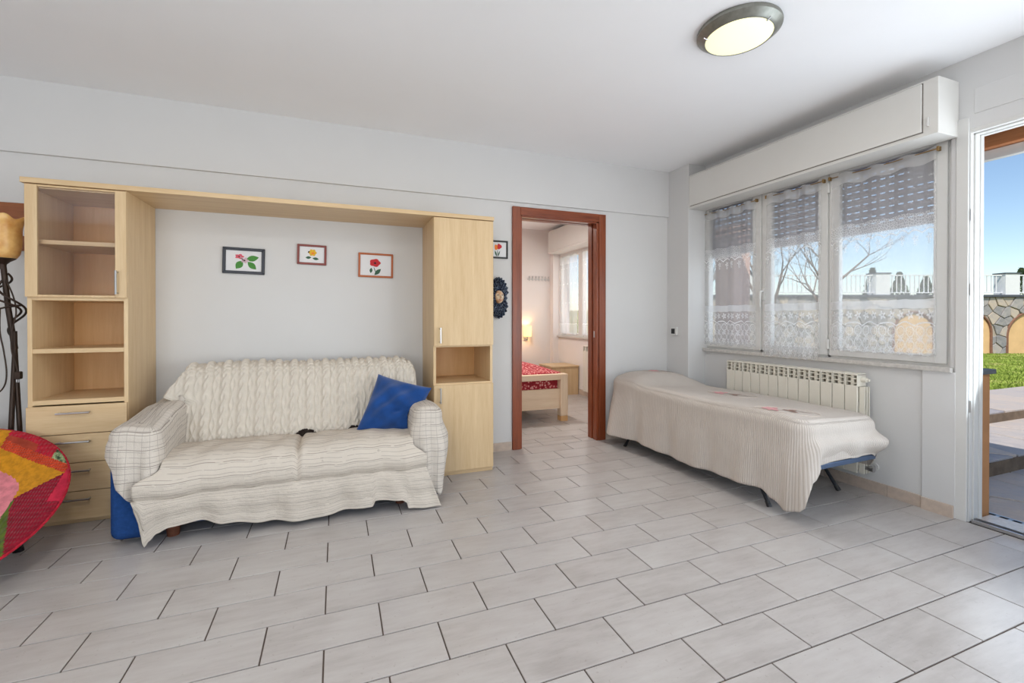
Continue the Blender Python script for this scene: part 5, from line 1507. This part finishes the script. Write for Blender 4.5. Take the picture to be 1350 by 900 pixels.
for (t, o) in ((-0.014, -0.11), (0.014, -0.11), (0.014, -0.09), (-0.014, -0.09)):
    for z in (0.06, 0.65): bm_.v.append(tuple(rgt * t + Vector((0, 0, z)) - fwd * o))
bm_.f += [(0, 2, 4, 6), (1, 7, 5, 3), (0, 1, 3, 2), (2, 3, 5, 4), (4, 5, 7, 6), (6, 7, 1, 0)]
bme = bm_.mesh('bar'); bme.materials.append(wp_)
pillars = (8.0, 12.35, 16.62, 20.9)
for i in range(112):
    t = 5.1 + i * 0.15
    if any(abs(t - q) < 0.28 for q in pillars): continue
    o = bpy.data.objects.new('bar', bme); COL.objects.link(o); o.parent = rail; o.location = wpt(t, 1.93) - wpt(13, 1.93)
for q in pillars:
    e = obj('pillar', wbox(MB(), q - 0.235, q + 0.235, 1.93, 2.62, -0.35, 0.02), wp_, rail)
    obj('pillar_cap', wbox(MB(), q - 0.26, q + 0.26, 2.62, 2.66, -0.37, 0.04), M['slate'], e)
# bare trees on the lawn
M['bark'] = plain('grey_bark', rgb(128, 112, 100), 0.95, vary=0.2, scale=20)
def bare_tree(d, t, h, seed, label):
    p = fwd * d + rgt * t; z0 = lawn_z(p.x, p.y) - 0.03
    base = Vector((p.x, p.y, z0)); rt = random.Random(seed)
    e = thing('bare_tree', tuple(base), label, 'tree', 'bare trees on the lawn')
    trunk = MB(); twigs = MB()
    def grow(m, p, dirv, L, r, lev):
        pts = [p]; rs = [r]
        dv = dirv.copy()
        for k in range(4):
            dv = (dv + Vector((rt.uniform(-.22, .22), rt.uniform(-.22, .22), rt.uniform(-.08, .16)))).normalized()
            pts.append(pts[-1] + dv * L / 4); rs.append(r * (1 - 0.14 * (k + 1)))
        m.tube(pts, rs, 6 if lev < 2 else 4, cap=False)
        if lev >= 4: return
        n = 5 if lev < 2 else 4
        for k in range(n):
            i = rt.choice((2, 3, 4)) if k else 4
            nd = (dv + Vector((rt.uniform(-1, 1), rt.uniform(-1, 1), rt.uniform(-0.25, 0.7)))).normalized()
            grow(twigs if lev >= 1 else trunk, pts[i], nd, L * rt.uniform(0.55, 0.78), rs[i] * 0.62, lev + 1)
    grow(trunk, base, Vector((rt.uniform(-.1, .1), rt.uniform(-.1, .1), 1)), h * 0.36, h * 0.022, 0)
    obj('trunk', trunk, M['bark'], e, smooth=True, fix=False)
    to = obj('twigs', twigs, M['bark'], e, smooth=True, fix=False)
bare_tree(10.5, 7.7, 5.2, 21, 'bare spreading tree on the lawn behind the lace curtain by the terrace door')
bare_tree(8.5, 5.2, 4.6, 22, 'bare tree on the lawn behind the long middle lace curtain')
bare_tree(12.3, 4.9, 4.6, 23, 'bare tree on the lawn behind the corner lace curtain')
# evergreens beyond the railing
k_ = NT('evergreen'); k_.set(Base_Color=k_.ramp(k_.noise(k_.coord(), 12, 4), [(0.4, rgb(46, 64, 40)), (0.65, rgb(92, 108, 62))]), Roughness=0.9); M['evergreen'] = k_.m
for n_, (t, h) in enumerate(((13.0, 1.0), (13.95, 0.85), (14.9, 0.7), (18.3, 1.0))):
    rc = random.Random(40 + n_)
    p = wpt(t, 1.4, -1.2); m = MB()
    for i in range(1500):
        f = rc.random() ** 0.7; a = rc.uniform(0, 6.28); r = 0.38 * (1 - f) * rc.uniform(0.75, 1.1) + 0.03
        q = p + Vector((r * math.cos(a), r * math.sin(a), 0.15 + (h + 0.35) * f)); s_ = 0.05
        b_ = len(m.v)
        m.v += [tuple(q), tuple(q + Vector((rc.uniform(-s_, s_), rc.uniform(-s_, s_), s_ * 1.6))), tuple(q + Vector((rc.uniform(-s_, s_), rc.uniform(-s_, s_), rc.uniform(-s_, s_))))]
        m.f.append((b_, b_ + 1, b_ + 2))
    e = thing('evergreen_shrub', tuple(p), ('tallest dark evergreen shrub behind the white railing, next to a white railing pillar', 'middle sized evergreen shrub behind the railing between two other shrubs', 'lowest evergreen shrub at the end of the row behind the railing', 'lone dark evergreen shrub behind the railing seen through the terrace door')[n_], 'shrub')
    obj('foliage', m, M['evergreen'], e, fix=False)
    obj('stem', MB().tube([p, p + Vector((0, 0, 0.4))], 0.03, 6), M['bark'], e)
struct('upper_garden', wbox(MB(), -2, 40, 0.5, 1.42, -16, -0.5), M['soil'])
